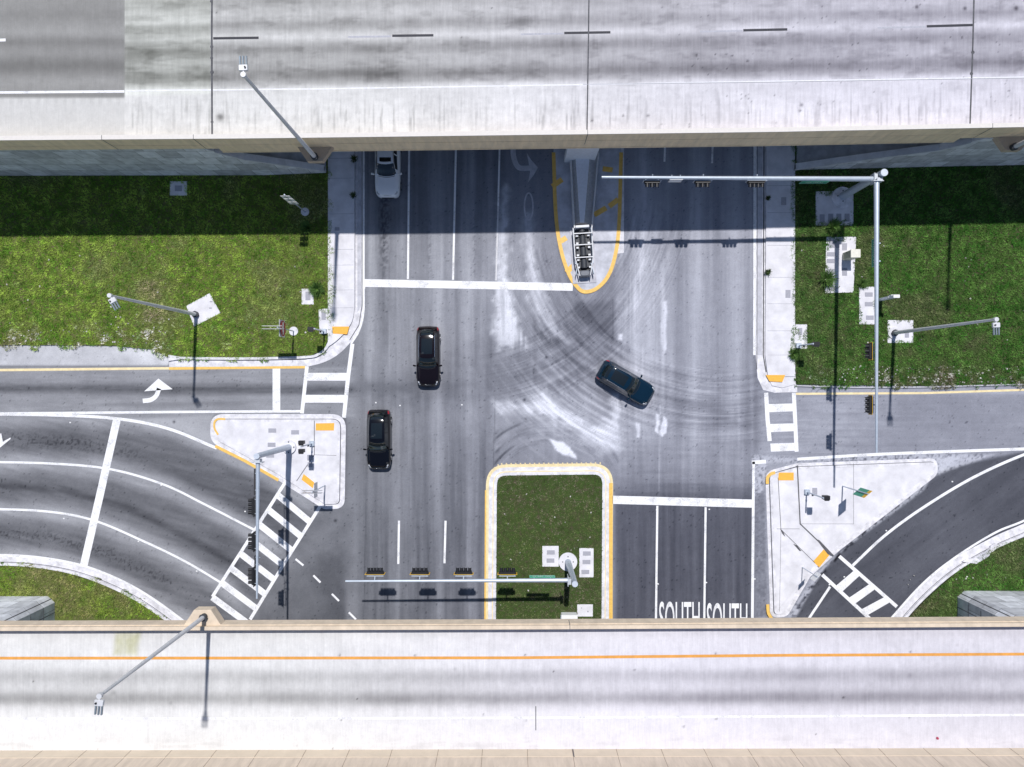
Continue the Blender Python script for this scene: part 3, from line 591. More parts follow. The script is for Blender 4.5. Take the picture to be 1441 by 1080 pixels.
# expansion joints, lane marks
def Ud(pts): return [tuple(G(a, b, DU)[:2]) for a, b in pts]
for pts, wd in (([(298.5, -20), (298, 40), (298.5, 190)], .13), ([(829, -20), (828, 60), (826, 184)], .09), ([(1371, -20), (1369, 60), (1365, 176)], .11)):
    up(MB().strip(Ud(pts), wd, DU+.006).build('expansion_joint', M_joint))
jb = MB()
for px, py in ((298, 66), (298, 82), (298.5, 102), (298.5, 172), (1369, 74), (1367, 104), (297.5, 2)): 
    p = G(px, py, DU); up(MB().cyl((p.x, p.y, DU+.003), (p.x, p.y, DU+.009), .1+.05*random.random(), n=9).build('joint_patch', M_joint))
for a in ((300, 54.3, 364, 53.5), (552, 50.7, 610, 50), (794, 46.8, 859, 45.8), (1046, 43, 1108, 41.7), (1304, 37.4, 1370, 35.5)):
    up(MB().strip(Ud([(a[0], a[1]), (a[2], a[3])]), .17, DU+.005).build('black_lane_dash', M_black))
for a in ((490, 52.3, 550, 51.5), (733, 48.6, 793, 47.5), (985, 44.8, 1045, 43.6), (1235, 39.5, 1303, 38)):
    up(MB().strip(Ud([(a[0], a[1]), (a[2], a[3])]), .12, DU+.005).build('faded_lane_dash', mat('faded_paint', (.44, .44, .49), .8, var=.15)))
up(MB().strip(Ud([(-40, 58), (8, 56.5)]), .2, DU+.005).build('lane_dash', M_white))
up(MB().strip(Ud([(-60, 131), (175, 129)]), .17, DU+.005).build('edge_line', M_white)); up(MB().strip(Ud([(177, 128), (440, 125.5), (720, 121), (1080, 115), (1500, 108)]), .10, DU+.004).build('edge_line', mat('worn_white_paint', (.76, .76, .80), .7, var=.12, scale=4)))
up(MB().strip(Ud([(820, 119), (1080, 116), (1500, 109)]), .04, DU+.007).build('edge_line_groove', mat('groove_grey', (.35, .35, .38), .9)))  # thin grey strip along the lower side of the edge line
# parapet seams
sm = MB()
for px in (143, 272, 827, 1397):
    X = (px-CX)*(H-PU)/F; y = float(yU(X)); up(MB().box((X, y-.001, (BU+PU)/2+.45), (.035, .01, PU-BU-.9)).box((X, y+.145, PU+.001), (.035, .302, .006)).build('parapet_seam', M_joint))
# light brackets (tapered pilasters) on the overpasses
def bracket(X, y, out, top, bot, w0, w1, m, parentf):
    s = 1 if out > 0 else -1; b = MB(); P = [(X-w0, y), (X-w1, y+out), (X+w1, y+out), (X+w0, y)]
    b.prism(P, bot, top, True); return parentf(b.build('light_bracket', m))
M_tandk = mat('bracket_tan', (.50, .40, .30), .85, var=.08)
for px in (443.5, 1425):
    X = (px-CX)*.0502; y = float(yU(X)); bracket(X, y+.05, -1.05 if px < 700 else -1.0, 7.0, 6.5, 1.25, .55, M_tandk, up)
up(MB().box((5.4, 24, (BU-.1)/2+.0), (2.0, 11.6, BU-.1)).build('pier', M_conc2)); up(MB().box((5.4, 18.0, 2.0), (2.4, .5, 4.2)).build('pier_nose', mat('pier_light', (.75, .77, .82), .8, var=.08)))
# ------------------------------------------------------------------ LOWER OVERPASS
DL, PL = 7.53, 8.6
def yL(X): return np.interp(X, [-70, -35, 0, 35, 70], [-16.62, -16.62, -16.52, -16.33, -16.1])
def lower_col(X, Y):
    k = F/(H-DL); x = X*k+CX; y = CY-Y*k; v = y+.0035*np.maximum(x-600, 0)
    nM = fbm(x/14, y/14, 50); tin = fbm(x/1.6, y/30, 51, 3)*.55+fbm(x/6, y/30, 52, 3)*.45; rg = .6+.8*fbm(x/80, y/40, 53); pt = fbm(x/120, y/30, 54)
    L = 240-38*bd(v, 952, 10)*rg-14*bd(v, 968, 12)-60*bd(v, 984, 10)*rg; L = lerp(L, L-10, bd(v, 893, 6)); L = lerp(L, 240, sst(v, 1002, 1012)); L = L-14*sst(fbm(x/40, y/6, 55), .5, .75)*bd(v, 1050, 10)
    L = L+(tin-.5)*26*(1-.55*sst(v, 1002, 1012))+(nM-.5)*16+(pt-.5)*14-10*sst(x, 900, 1300)+6*(1-sst(x, 100, 500))*sst(v, 1000, 1020)
    st_ = soft(x, y, [(163, 890), (198, 890), (192, 922), (160, 922)], 5)*(.5+fbm(x/10, y/8, 58)); L = L-24*st_
    for (px, py, r) in ((478, 922, 1.6), (584, 923, 1.6), (739, 922, 1.6), (1007, 920, 1.6), (1281, 918, 1.6), (1187, 982, 1.8), (779, 945, 1.4), (893, 943, 1.4), (47, 959, 1.4), (640, 942, 3), (503, 984, 1.2), (1318, 1039, 2.), (1148, 1034, 1), (480, 1014, 1.3), (740, 1014, 1.2), (1008, 1012, 1.6), (962, 1023, 1.6), (1280, 951, 4), (1280, 1010, 1.4), (680, 1006, 1.2), (137, 1055, 1.2), (418, 1050, 2), (468, 1054, 1.4), (160, 975, 4), (240, 990, 3), (1347, 908, 2.5)):
        L = L-(110 if r < 2 else 25)*np.exp(-(np.hypot(x-px, y-py)/(r*.8))**2)
    wr = sst(x, 300, 1000); c = tocol(L, 0*wr, -1-2*wr, -2+7*wr); c[..., 2] -= .12*st_*c[..., 2]*2; return c
LB = empty('overpass_ramp', (0, -21, DL), 0, 'narrow pale concrete overpass ramp with an orange edge line, along the bottom', 'bridge')
def lo(o):
    o.parent = LB; o.matrix_parent_inverse = Matrix.Translation((0, 21, -DL)); return o
def yLw(X): return np.interp(X, [-70, -35.8, 35.8, 70], [-25.62, -25.6, -25.42, -25.35])
xs = np.arange(-44, 44.01, .1); ys = np.arange(0, 9.0, .1)
dk = grid_sheet('deck', xs, ys, lambda X, Y: X*0, lambda X, Y: lower_col(X, yLw(X)+Y*(yL(X)-.25-yLw(X))/8.9), M_deck)
co = np.zeros(len(dk.data.vertices)*3, np.float32); dk.data.vertices.foreach_get('co', co); co = co.reshape(-1, 3); co[:, 1] = yLw(co[:, 0])+co[:, 1]*(yL(co[:, 0])-.25-yLw(co[:, 0]))/8.9; co[:, 2] = DL; dk.data.vertices.foreach_set('co', co.ravel()); dk.data.update(); lo(dk)
lo(long_box(yL, -60, 60, -8.8, -.3, DL-.3, DL-.004).build('slab', M_soffit))
lo(long_box(yL, -60, 60, -.27, -.02, DL-.18, PL).build('parapet', M_tan2)); lo(long_box(yL, -60, 60, -.019, .03, DL-.15, PL-.25).build('parapet_ledge', M_tan2))
lo(long_box(yLw, -60, 60, -.5, 0, DL-.3, PL-.1).build('barrier', mat('wall_tan', (.64, .54, .42), .8, var=.07, scale=.8))); lo(long_box(yLw, -60, 60, -.45, -.03, PL-.099, PL+2.4).build('noise_wall', M_tan))
sm = MB()
for px in (-3, 60, 122, 185, 242, 305, 365, 431, 492, 552, 617, 679, 742, 805, 867, 930, 990, 1052, 1112, 1174, 1236, 1299, 1360, 1420):
    X = (px-CX)*(H-DL)/F; y = float(yLw(X)); lo(MB().box((X, y+.003, DL+.5), (.03, .012, .95)).box((X, y-.03, PL+1.1), (.03, .012, 2.3)).build('wall_seam', mat('seam_brown', (.22, .16, .12), .9)))
for k in (-1.2, -3.3, -5.4, -7.5): lo(long_box(yL, -39, 35, k-.25, k+.25, 5.9, DL-.31).build('girder', M_soffit))
def Ld(pts): return [tuple(G(a, b, DL)[:2]) for a, b in pts]
M_or = mat('road_paint_orange', (.72, .33, .07), .6, var=.12, scale=3)
lo(MB().strip(Ld([(-40, 926.5), (400, 926.3), (720, 926), (1100, 922.5), (1500, 920.5)]), .2, DL+.005).build('edge_line', M_or)); lo(MB().strip(Ld([(-40, 1012), (720, 1010.5), (1500, 1006)]), .16, DL+.005).build('edge_line', M_white))
lo(MB().strip(Ld([(754, 994), (754, 1028)]), .06, DL+.006).build('deck_crack', M_joint)); 
X = (802-CX)*(H-PL)/F; lo(MB().box((X, float(yL(X))-.12, PL+.001), (.04, .3, .006)).box((X, float(yL(X))+.032, PL-.5), (.04, .006, .9)).build('parapet_seam', M_joint))
X = (806-CX)*(H-DL)/F; lo(MB().box((X, float(yLw(X))+.006, DL+.55), (.07, .014, 1.0)).build('wall_joint', M_joint))
X = (288-CX)*.0491; y = float(yL(X)); bracket(X, y+.031, 1.02, 8.35, 7.6, 1.25, .58, M_tan2, lo)
# ------------------------------------------------------------------ retaining walls
M_cop = mat('wall_coping_concrete', (.62, .63, .66), .85, var=.15, scale=1.5)
M_slope = mat('slope_paving', (.36, .37, .41), .9, var=.3, scale=1.2, bump=.2)
def wall(name, label, prof, yf, outline, extra):
    """prof: list of (X, z) of the wall top; the face looks to -Y"""
    r = empty(name, (prof[0][0], float(yf(prof[0][0])), 0), 0, label, 'retaining wall'); inv = Matrix.Translation((-r.location.x, -r.location.y, 0))
    b = MB(); vs = []; n = len(prof)
    for X, z in prof: y = float(yf(X)); vs += [(X, y, -.3), (X, y, z), (X, y+.35, z), (X, y+.35, -.3)]
    fs = []
    for i in range(n-1):
        p, q = 4*i, 4*i+4; fs += [(p, q, q+1, p+1), (p+1, q+1, q+2, p+2), (p+2, q+2, q+3, p+3)]
    fs += [(0, 1, 2, 3), (4*n-1, 4*n-2, 4*n-3, 4*n-4)]
    o = b.add(vs, fs).build('wall_face', M_wall); o.parent = r; o.matrix_parent_inverse = inv
    c = MB(); cs = prof[outline[0]:outline[1]]; vs = []
    for X, z in cs: y = float(yf(X)); vs += [(X, y-.08, z-.25), (X, y-.08, z+.02), (X, y+.42, z+.02), (X, y+.42, z-.25)]
    fs = []
    for i in range(len(cs)-1):
        p, q = 4*i, 4*i+4; fs += [(p, q, q+1, p+1), (p+1, q+1, q+2, p+2), (p+2, q+2, q+3, p+3), (p+3, q+3, q, p)]
    fs += [(0, 1, 2, 3), (4*len(cs)-1, 4*len(cs)-2, 4*len(cs)-3, 4*len(cs)-4)]
    o = c.add(vs, fs).build('coping', M_cop); o.parent = r; o.matrix_parent_inverse = inv
    for e in extra: e.parent = r; e.matrix_parent_inverse = inv
    return r
yN = lambda X: np.interp(X, [-60, -41, -20, -14.8, 22, 41, 60], [16.62, 16.66, 16.7, 16.9, 17.1, 17.55, 17.9])
s1 = MB().add([(-21, 17.06, 4.3), (-14.9, 17.26, .15), (-14.9, 30, .15), (-21, 30, 4.3), (-22, 17.06, 5.9), (-22, 30, 5.9)], [(0, 1, 2, 3), (4, 0, 3, 5)]).build('slope_paving', M_slope)
s1b = MB().box((-20.7, 17.6, 4.75), (.15, .8, 1.0)).build('abutment_edge', M_joint)
wall('retaining_wall', 'concrete panel retaining wall in shade behind the grass on the top left', [(-60, 6.68), (-22, 6.68), (-21.4, 6.0), (-19.9, 4.3), (-17, 2.3), (-14.9, .75)], yN, (2, 6), [s1, s1b])
s2 = MB().add([(22.8, 17.5, .15), (31.5, 17.8, 4.2), (31.5, 30, 4.2), (22.8, 30, .15), (32.5, 17.8, 5.9), (32.5, 30, 5.9)], [(0, 1, 2, 3), (1, 4, 5, 2)]).build('slope_paving', M_slope)
wall('retaining_wall', 'concrete panel retaining wall in shade behind the grass on the top right', [(22.6, .5), (27, 2.6), (31.6, 4.5), (33.0, 6.0), (33.6, 6.68), (60, 6.68)], yN, (0, 4), [s2])
def wall2(label, X0, X1, side, y0):
    r = empty('retaining_wall', ((X0+X1)/2, y0, 0), 0, label, 'retaining wall'); inv = Matrix.Translation((-r.location.x, -y0, 0)); xc = X1 if side > 0 else X0; xe = X0 if side > 0 else X1; s = side
    P = [(xe, y0), (xc-.55*s, y0), (xc, y0-.5), (xc, y0-10), (xe, y0-10)]
    for nm, z0, z1, m, off in (('wall_face', -.3, 6.9, M_wall, 0), ('coping', 6.9, 7.15, M_cop, 0)):
        o = MB().prism(P if nm == 'wall_face' else [(p[0]+(.06*s if abs(p[0]-xe) > .1 else 0), p[1]+(.06 if p[1] > y0-5 else 0)) for p in P], z0, z1).build(nm, m); o.parent = r; o.matrix_parent_inverse = inv
    jj = MB()
    for yy in (y0-1.3, y0-2.6, y0-4.2): jj.box((xc+.004*s, yy, 3.4), (.02, .05, 6.8))
    for zz in (1.5, 3, 4.5, 6): jj.box((xc+.004*s, y0-5.2, zz), (.02, 9, .05))
    jj.box((xc-.3*s, y0-.22, 3.4), (.05, .05, 6.8)); o = jj.build('panel_joint', M_joint); o.parent = r; o.matrix_parent_inverse = inv
wall2('sunlit pale concrete retaining wall corner beside the grass at the bottom left', -60, -36.65, 1, -17.05)
wall2('sunlit grey concrete retaining wall corner beside the grass at the bottom right', 35.7, 60, -1, -16.62)
MB().box((-45, 25, 3.8), (44, 14, 7.3)).build('embankment', M_soil, kind='structure'); MB().box((48.8, 25.2, 3.8), (32, 13.6, 7.3)).build('embankment', M_soil, kind='structure')
# ------------------------------------------------------------------ GRASS
def tufts(name, poly, excl, n, colf, seed, smin=.10, smax=.20, z=.1, edge=.45):
    P = np.array(poly); x0, y0 = P.min(0)-.3; x1, y1 = P.max(0)+.3; x0 = max(x0, -42); x1 = min(x1, 42); y0 = max(y0, -18.8); y1 = min(y1, 19.5); r = np.random.RandomState(seed)
    N = int((x1-x0)*(y1-y0)*n); cx = r.uniform(x0, x1, N); cy = r.uniform(y0, y1, N)
    d = pdist(cx, cy, list(poly)+[poly[0]]); ins = inpoly(cx, cy, poly); keep = ins | (d < edge*sst(fbm(cx*1.3, cy*1.3, seed), .42, .7))
    for e, rag in excl:
        de = pdist(cx, cy, list(e)+[e[0]]); ie = inpoly(cx, cy, e); keep &= ~(ie & (de > rag*sst(fbm(cx*1.6, cy*1.6, seed+3), .4, .72)))
    dens = fbm(cx*.9, cy*.9, seed+5); keep &= r.rand(N) < .55+.8*dens
    cx, cy = cx[keep], cy[keep]; N = len(cx); B = 3; cx = np.repeat(cx, B); cy = np.repeat(cy, B); M = N*B
    a = r.uniform(0, 2*np.pi, M); L = r.uniform(smin, smax, M); wd = r.uniform(.014, .032, M); tl = r.uniform(.35, 1.15, M)
    cl = np.repeat(.55+.9*fbm(cx[::B]*2.2, cy[::B]*2.2, seed+9), B); L = L*cl; dx, dy = np.cos(a), np.sin(a); hx = L*np.sin(tl); hz = L*np.cos(tl)
    v = np.empty((M, 3, 3), np.float32); v[:, 0, 0] = cx-dy*wd; v[:, 0, 1] = cy+dx*wd; v[:, 1, 0] = cx+dy*wd; v[:, 1, 1] = cy-dx*wd; v[:, :2, 2] = z-.01
    v[:, 2, 0] = cx+dx*hx; v[:, 2, 1] = cy+dy*hx; v[:, 2, 2] = z+hz
    rgb = colf(cx, cy, r); rgb = np.repeat(rgb[:, None, :], 3, 1).reshape(-1, 3)
    me = bpy.data.meshes.new(name); me.vertices.add(M*3); me.vertices.foreach_set('co', v.ravel()); me.loops.add(M*3); me.loops.foreach_set('vertex_index', np.arange(M*3, dtype=np.int32))
    me.polygons.add(M); me.polygons.foreach_set('loop_start', np.arange(0, M*3, 3, dtype=np.int32)); me.polygons.foreach_set('loop_total', np.full(M, 3, np.int32)); me.update(calc_edges=True)
    ca = me.color_attributes.new('wear', 'FLOAT_COLOR', 'POINT'); ca.data.foreach_set('color', np.concatenate([rgb, np.ones((M*3, 1))], 1).astype(np.float32).ravel()); me.materials.append(M_blade)
    o = bpy.data.objects.new(name, me); COL.objects.link(o); return o
def gcol(kind):
    def f(cx, cy, r):
        px = cx*F/H+CX; py = CY-cy*F/H; n1 = fbm(cx*.35, cy*.35, 60); n2 = fbm(cx*1.6, cy*1.6, 61); n3 = fbm(cx*4.5, cy*4.5, 62)
        if kind == 'L':
            A = np.array([.13, .27, .03]); Bc = np.array([.33, .46, .08]); D = np.array([.38, .34, .20])
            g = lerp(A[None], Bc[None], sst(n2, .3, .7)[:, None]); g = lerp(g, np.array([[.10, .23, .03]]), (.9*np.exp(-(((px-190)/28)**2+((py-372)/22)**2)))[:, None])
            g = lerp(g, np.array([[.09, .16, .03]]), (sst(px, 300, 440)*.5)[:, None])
            dirt = .85*np.exp(-(((px-212)/24)**2+((py-408)/13)**2))+.8*np.exp(-(((px-222)/22)**2+((py-445)/13)**2))+.5*np.exp(-(((px-140)/20)**2+((py-378)/20)**2))+.35*np.exp(-(((px-385)/30)**2+((py-440)/22)**2))+.4*sst(n1, .55, .75)+.8*sst(fbm(cx*1.1, cy*1.1, 66), .52, .62)*sst(py, 440, 482)*(1-sst(px, 200, 240))
            dcol = lerp(D[None], np.array([[.75, .72, .68]]), (sst(n3, .5, .7)*sst(py, 440, 470))[:, None])
        elif kind == 'S':
            A = np.array([.13, .25, .03]); Bc = np.array([.28, .38, .06]); D = np.array([.32, .26, .14]); g = lerp(A[None], Bc[None], sst(n2, .3, .7)[:, None]); dirt = .6*sst(n1, .5, .7); dcol = D[None]
        elif kind == 'M':
            A = np.array([.055, .10, .02]); Bc = np.array([.12, .17, .04]); D = np.array([.20, .17, .13]); g = lerp(A[None], Bc[None], sst(n2, .3, .7)[:, None])
            dirt = .25+.5*sst(n3, .5, .7)*sst(n1, .4, .6)+.8*np.exp(-(((px-797)/42)**2+((py-835)/34)**2))*n2; dcol = D[None]
        else:
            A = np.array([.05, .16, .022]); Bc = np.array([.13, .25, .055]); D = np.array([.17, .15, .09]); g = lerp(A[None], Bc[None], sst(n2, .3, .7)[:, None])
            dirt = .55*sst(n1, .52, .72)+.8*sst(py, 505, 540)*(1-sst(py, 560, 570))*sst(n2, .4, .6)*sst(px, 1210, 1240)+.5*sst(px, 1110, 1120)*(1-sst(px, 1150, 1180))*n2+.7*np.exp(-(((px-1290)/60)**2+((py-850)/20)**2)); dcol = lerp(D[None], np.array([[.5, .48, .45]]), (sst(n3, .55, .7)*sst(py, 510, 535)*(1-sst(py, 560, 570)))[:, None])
        g = lerp(g, dcol, np.clip(dirt*(.5+n3), 0, 1)[:, None]); n4 = fbm(cx*2.6, cy*2.6, 64); j = (.35+1.5*n3)[:, None]*(.55+.9*n4)[:, None]*r.uniform(.55, 1.4, (len(cx), 1)); return np.clip(g*j*np.array([[1, 1, 1]]), 0, 1)
    return f
R4 = lambda a, b, c, d: W([(a, b), (c, b), (c, d), (a, d)])
PAD_A = W([(296, 413), (311, 441), (274, 460), (263, 431)])
pads = {'A': PAD_A, 'B': R4(240, 256, 264, 276), 'C': R4(425, 407, 442, 429), 'D': W([(449, 436), (464, 434), (466, 470), (450, 470)]),
        'E': R4(1147, 270, 1200, 318), 'F': W([(1162, 334), (1204, 334), (1200, 412), (1160, 413)]), 'G': R4(1208, 404, 1233, 457), 'H': R4(1248, 451, 1284, 483), 'I': R4(1118, 457, 1135, 491),
        'J': R4(763, 768, 786, 797), 'K': R4(815, 771, 835, 812), 'L': R4(812, 850, 834, 867)}
def ell(px, py, r): return [tuple(G(px, py).xy+Vector((math.cos(t)*r, math.sin(t)*r))) for t in np.linspace(0, 2*math.pi, 28, endpoint=False)]
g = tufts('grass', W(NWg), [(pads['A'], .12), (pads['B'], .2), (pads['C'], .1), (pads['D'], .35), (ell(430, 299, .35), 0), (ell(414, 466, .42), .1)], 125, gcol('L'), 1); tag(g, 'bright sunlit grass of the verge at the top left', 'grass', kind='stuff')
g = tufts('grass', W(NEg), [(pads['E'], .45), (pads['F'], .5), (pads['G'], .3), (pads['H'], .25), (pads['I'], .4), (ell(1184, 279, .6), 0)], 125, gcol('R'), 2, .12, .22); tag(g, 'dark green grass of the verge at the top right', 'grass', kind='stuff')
g = tufts('grass', W(SWg), [], 125, gcol('S'), 3, z=.12); tag(g, 'sunlit grass wedge at the bottom left', 'grass', kind='stuff')
g = tufts('grass', W(SEg), [], 115, gcol('R'), 4, .12, .22, z=.12, edge=.12); tag(g, 'dark grass wedge at the bottom right', 'grass', kind='stuff')
g = tufts('grass', MEDin, [(pads['J'], 0), (pads['K'], 0), (pads['L'], 0), (ell(799, 790, .75), 0)], 120, gcol('M'), 5, .07, .14, z=.13, edge=.02); tag(g, 'short dull grass inside the kerbed median', 'grass', kind='stuff')
# pale stones and litter in the verges
dm = MB(); r_ = random.Random(3)
for (x0, y0, x1, y1, n) in ((0, 455, 235, 484, 60), (150, 395, 240, 470, 14), (1180, 515, 1440, 540, 170), (1125, 340, 1440, 500, 26), (702, 680, 840, 860, 40), (330, 350, 450, 490, 14), (0, 350, 300, 450, 12), (1270, 800, 1420, 828, 12)):
    for k in range(n):
        p = G(r_.uniform(x0, x1), r_.uniform(y0, y1)); s = r_.uniform(.04, .16)*(1 if n < 60 else .9); dm.box((p.x, p.y, .14), (s, s*r_.uniform(.5, 1), .07), r_.uniform(0, 3), .03)
dm.build('scattered_stones', mat('pale_stone', (.55, .53, .50), .9, var=.3, scale=4), kind='stuff', label='scattered pale stones and scraps lying in the grass verges', cat='stones')
# ------------------------------------------------------------------ concrete pads with pull boxes
def pad(key, label, lids, rot=0, ring=None, m=M_conc, z=.09, group='concrete utility pads in the grass'):
    poly = pads[key]; c = (sum(p[0] for p in poly)/len(poly), sum(p[1] for p in poly)/len(poly))
    rt = empty('utility_pad', (c[0], c[1], 0), 0, label, 'concrete pad', group)
    MB().prism([(p[0]-c[0], p[1]-c[1]) for p in poly], 0, z+.03).build('slab', m, rt)
    for (px, py, wx, wy) in lids:
        p = G(px, py); MB().box((p.x-c[0], p.y-c[1], z+.033), (wx*.0571, wy*.0571, .03), 0, .01).build('lid', M_lid, rt)
        if False: pass
    if ring:
        p = G(ring[0], ring[1]); MB().cyl((p.x-c[0], p.y-c[1], z), (p.x-c[0], p.y-c[1], z+.12), ring[2], n=32).build('foundation_ring', M_curb, rt)
    return rt
pad('A', 'white diamond shaped concrete pad around the lamp post in the left grass', [(298, 425, 4, 1.5), (297, 434, 4, 1.5)], group=None)
pad('B', 'small square concrete pad in the shaded left grass with one grey lid', [(252, 266, 10, 8)], group=None)
pad('C', 'small square concrete pad in the sunlit left grass with one upright lid', [(434, 417, 7, 12)], group=None)
pad('D', 'concrete pad with one lid against the left sidewalk beside the orange tactile paving', [(456, 445, 6, 11)], group=None)
pad('E', 'concrete pad at the foot of the two armed mast with four lids in a row', [(1156, 308, 7, 11), (1168, 307, 7, 11), (1179.5, 307, 7, 11), (1191, 307, 7, 11)], ring=(1184, 279, .85), group=None)
pad('F', 'large overgrown concrete pad under the cream cabinet with a column of lids', [(1173, 344, 15, 11), (1187.5, 348, 7, 10), (1168, 358.5, 11, 6), (1168, 368, 11, 6), (1168, 382, 11, 6), (1169, 392, 9, 6), (1169, 405, 8, 6), (1187.5, 383, 7, 11)], group=None)
pad('G', 'narrow concrete pad beside the long mast arm with three lids', [(1221.5, 415, 11, 6), (1221.5, 428.5, 11, 6), (1223, 447.5, 11, 6)], group=None)
pad('H', 'concrete pad at the foot of the lamp post in the right grass', [(1275, 471, 6, 9)], ring=(1256, 469, .45), group=None)
pad('I', 'small concrete pad with one lid at the edge of the right sidewalk', [(1125, 467, 6, 10)], group=None)
pad('J', 'white pad with two lids in the median left of the mast', [(775, 777, 11, 6), (774.5, 788.5, 11, 6)], group=None, z=.12)
pad('K', 'tall white pad with three lids in the median right of the mast', [(825.5, 778.5, 11, 6), (825, 790.5, 11, 6), (823.5, 804.5, 11, 6)], group=None, z=.12)
pad('L', 'small square pad with two bolts in the median beside the bottom overpass', [(818, 855, 1.5, 1.5), (827, 860, 2, 2)], group=None, z=.12)
LI = 'pull box lids set into the pavements'
for i, (px, py, wx, wy, lb) in enumerate(((384, 606, 11, 6, 'grey pull box lid, upper left of the four in the left traffic island'), (416, 608.5, 11, 6, 'grey pull box lid nearest the top right of the left traffic island'), (383, 626, 11, 6, 'grey pull box lid just left of the left mast foot'), (381, 641.5, 11, 5, 'grey pull box lid partly under the leaning post of the left mast'), (437, 644, 8, 8, 'square grey lid right of the left mast, upper of two'), (437, 654, 7, 7, 'square grey lid right of the left mast, lower of two'), (475, 323, 6.5, 5, 'small dark lid in the left sidewalk at the edge of the overpass shadow'), (1102, 284, 7, 11, 'grey lid in the shaded part of the right sidewalk'), (1108, 414, 7, 11, 'grey lid in the sunlit part of the right sidewalk'), (1145.5, 692, 7, 11, 'grey lid beside the pedestrian signal of the right island'))):
    p = G(px, py); o = MB().box((0, 0, 0), (wx*.0571, wy*.0571, .05), 0, .015).build('pull_box_lid', M_lid, loc=(p.x, p.y, KZ+.0), label=lb, cat='lid', group=LI)
# weeds
def weed(px, py, r, label, z=KZ):
    p = G(px, py); o = MB(); q = random.Random(int(px))
    for k in range(90 if r < .45 else 420):
        a = q.uniform(0, 6.28); l = q.uniform(.3, 1)*r; e = q.uniform(.1, .9); d = Vector((math.cos(a), math.sin(a), 0)); n = Vector((-d.y, d.x, 0))*.03; s = d*l*.7*q.random(); o.add([s-n, s+n, d*l+Vector((0, 0, e*r))], [(0, 1, 2)])
    return o.build('weed', mat('weed_green', (.05, .09, .02), .8, var=.4, scale=12) if r < .45 else mat('bush_green', (.10, .20, .04), .8, var=.4, scale=9), loc=(p.x, p.y, z), label=label, cat='weed')
weed(499, 225, .42, 'dark weed growing at the left kerb close to the overpass'); weed(498, 276, .38, 'dark weed growing at the left kerb, farther from the overpass'); weed(1079.5, 280, .28, 'small weed at the right kerb in the overpass shadow'); weed(1079, 384, .38, 'round weed at the sunlit right kerb'); weed(1116, 499, .6, 'bushy weed spreading over the right sidewalk edge'); weed(432, 321, .6, 'dark bushy weed below the route sign in the left grass', .1); weed(447, 408, .8, 'bush of tall grass beside the small square pad', .1); weed(1161, 394, .95, 'bush of tall grass overgrowing the left side of the large pad', .1); weed(1172, 320, .8, 'bush of tall grass between the two upper right pads', .1); weed(1212, 400, .5, 'tuft of tall grass on the top edge of the narrow pad', .1); weed(1414, 848, .3, 'weed growing on the top of the bottom right wall', 4.2)
# ------------------------------------------------------------------ poles, masts, signals
def light_pole(pt, h, ang, label, foot=True, lean=(0, 0)):
    r = empty('street_lamp', pt, 0, label, 'street lamp', 'tall street lamps around the junction')
    MB().cyl((0, 0, 0), (0, 0, .25), .24, .20, 12).cyl((0, 0, .25), (0, 0, .30), .27, .27, 8).build('base', M_dark, r)
    MB().cyl((0, 0, .3), (0, 0, h), .155, .085, 16).build('pole', M_alu, r)
    d = Vector((math.cos(ang), math.sin(ang), 0)); R = Matrix.Rotation(ang, 3, 'Z')
    MB().cyl((0, 0, h-.05), (0, 0, h+.14), .14, .14, 14).cyl((0, 0, h+.05), tuple(d*.35+Vector((0, 0, h+.05))), .05, n=8).build('pole_cap', M_alu, r)
    hd = MB(); hd.box(tuple(d*.36+Vector((0, 0, h+.06))), (.32, .46, .14), 0, .03, R).build('lamp_head', M_alu, r)
    MB().cyl(tuple(d*.36+Vector((-d.y*-.12, d.x*-.12, h+.13))), tuple(d*.36+Vector((-d.y*-.12, d.x*-.12, h+.2))), .05, n=10).build('photocell', M_sig, r)
    for k in (-1, 0, 1): MB().box(tuple(d*.75+Vector((-d.y*k*.16, d.x*k*.16, h+.05))), (.48, .09, .08), 0, .02, R).build('lamp_module', mat('lamp_blue_grey', (.22, .26, .30), .5, .3), r)
    return r
light_pole(G(277, 443)+Vector((0, 0, .1)), 12.2, math.radians(-60), 'grey street lamp rising from the diamond shaped pad in the left grass')
light_pole(G(1256.5, 469)+Vector((0, 0, .1)), 12.0, math.radians(-88), 'grey street lamp rising from the pad in the right grass')
light_pole(G(443.5, 221.5, 7.0), 13.3, math.radians(92), 'tall street lamp on a bracket of the top overpass, head over its deck')
p = G(1425, 208, 7.0); light_pole(p, 13.3, math.radians(80), 'street lamp at the right edge of the picture, on a bracket of the top overpass')
light_pole(G(287.5, 868, 8.35), 12.3, math.radians(-95), 'tall street lamp on a bracket of the bottom overpass, head over the ramp deck')

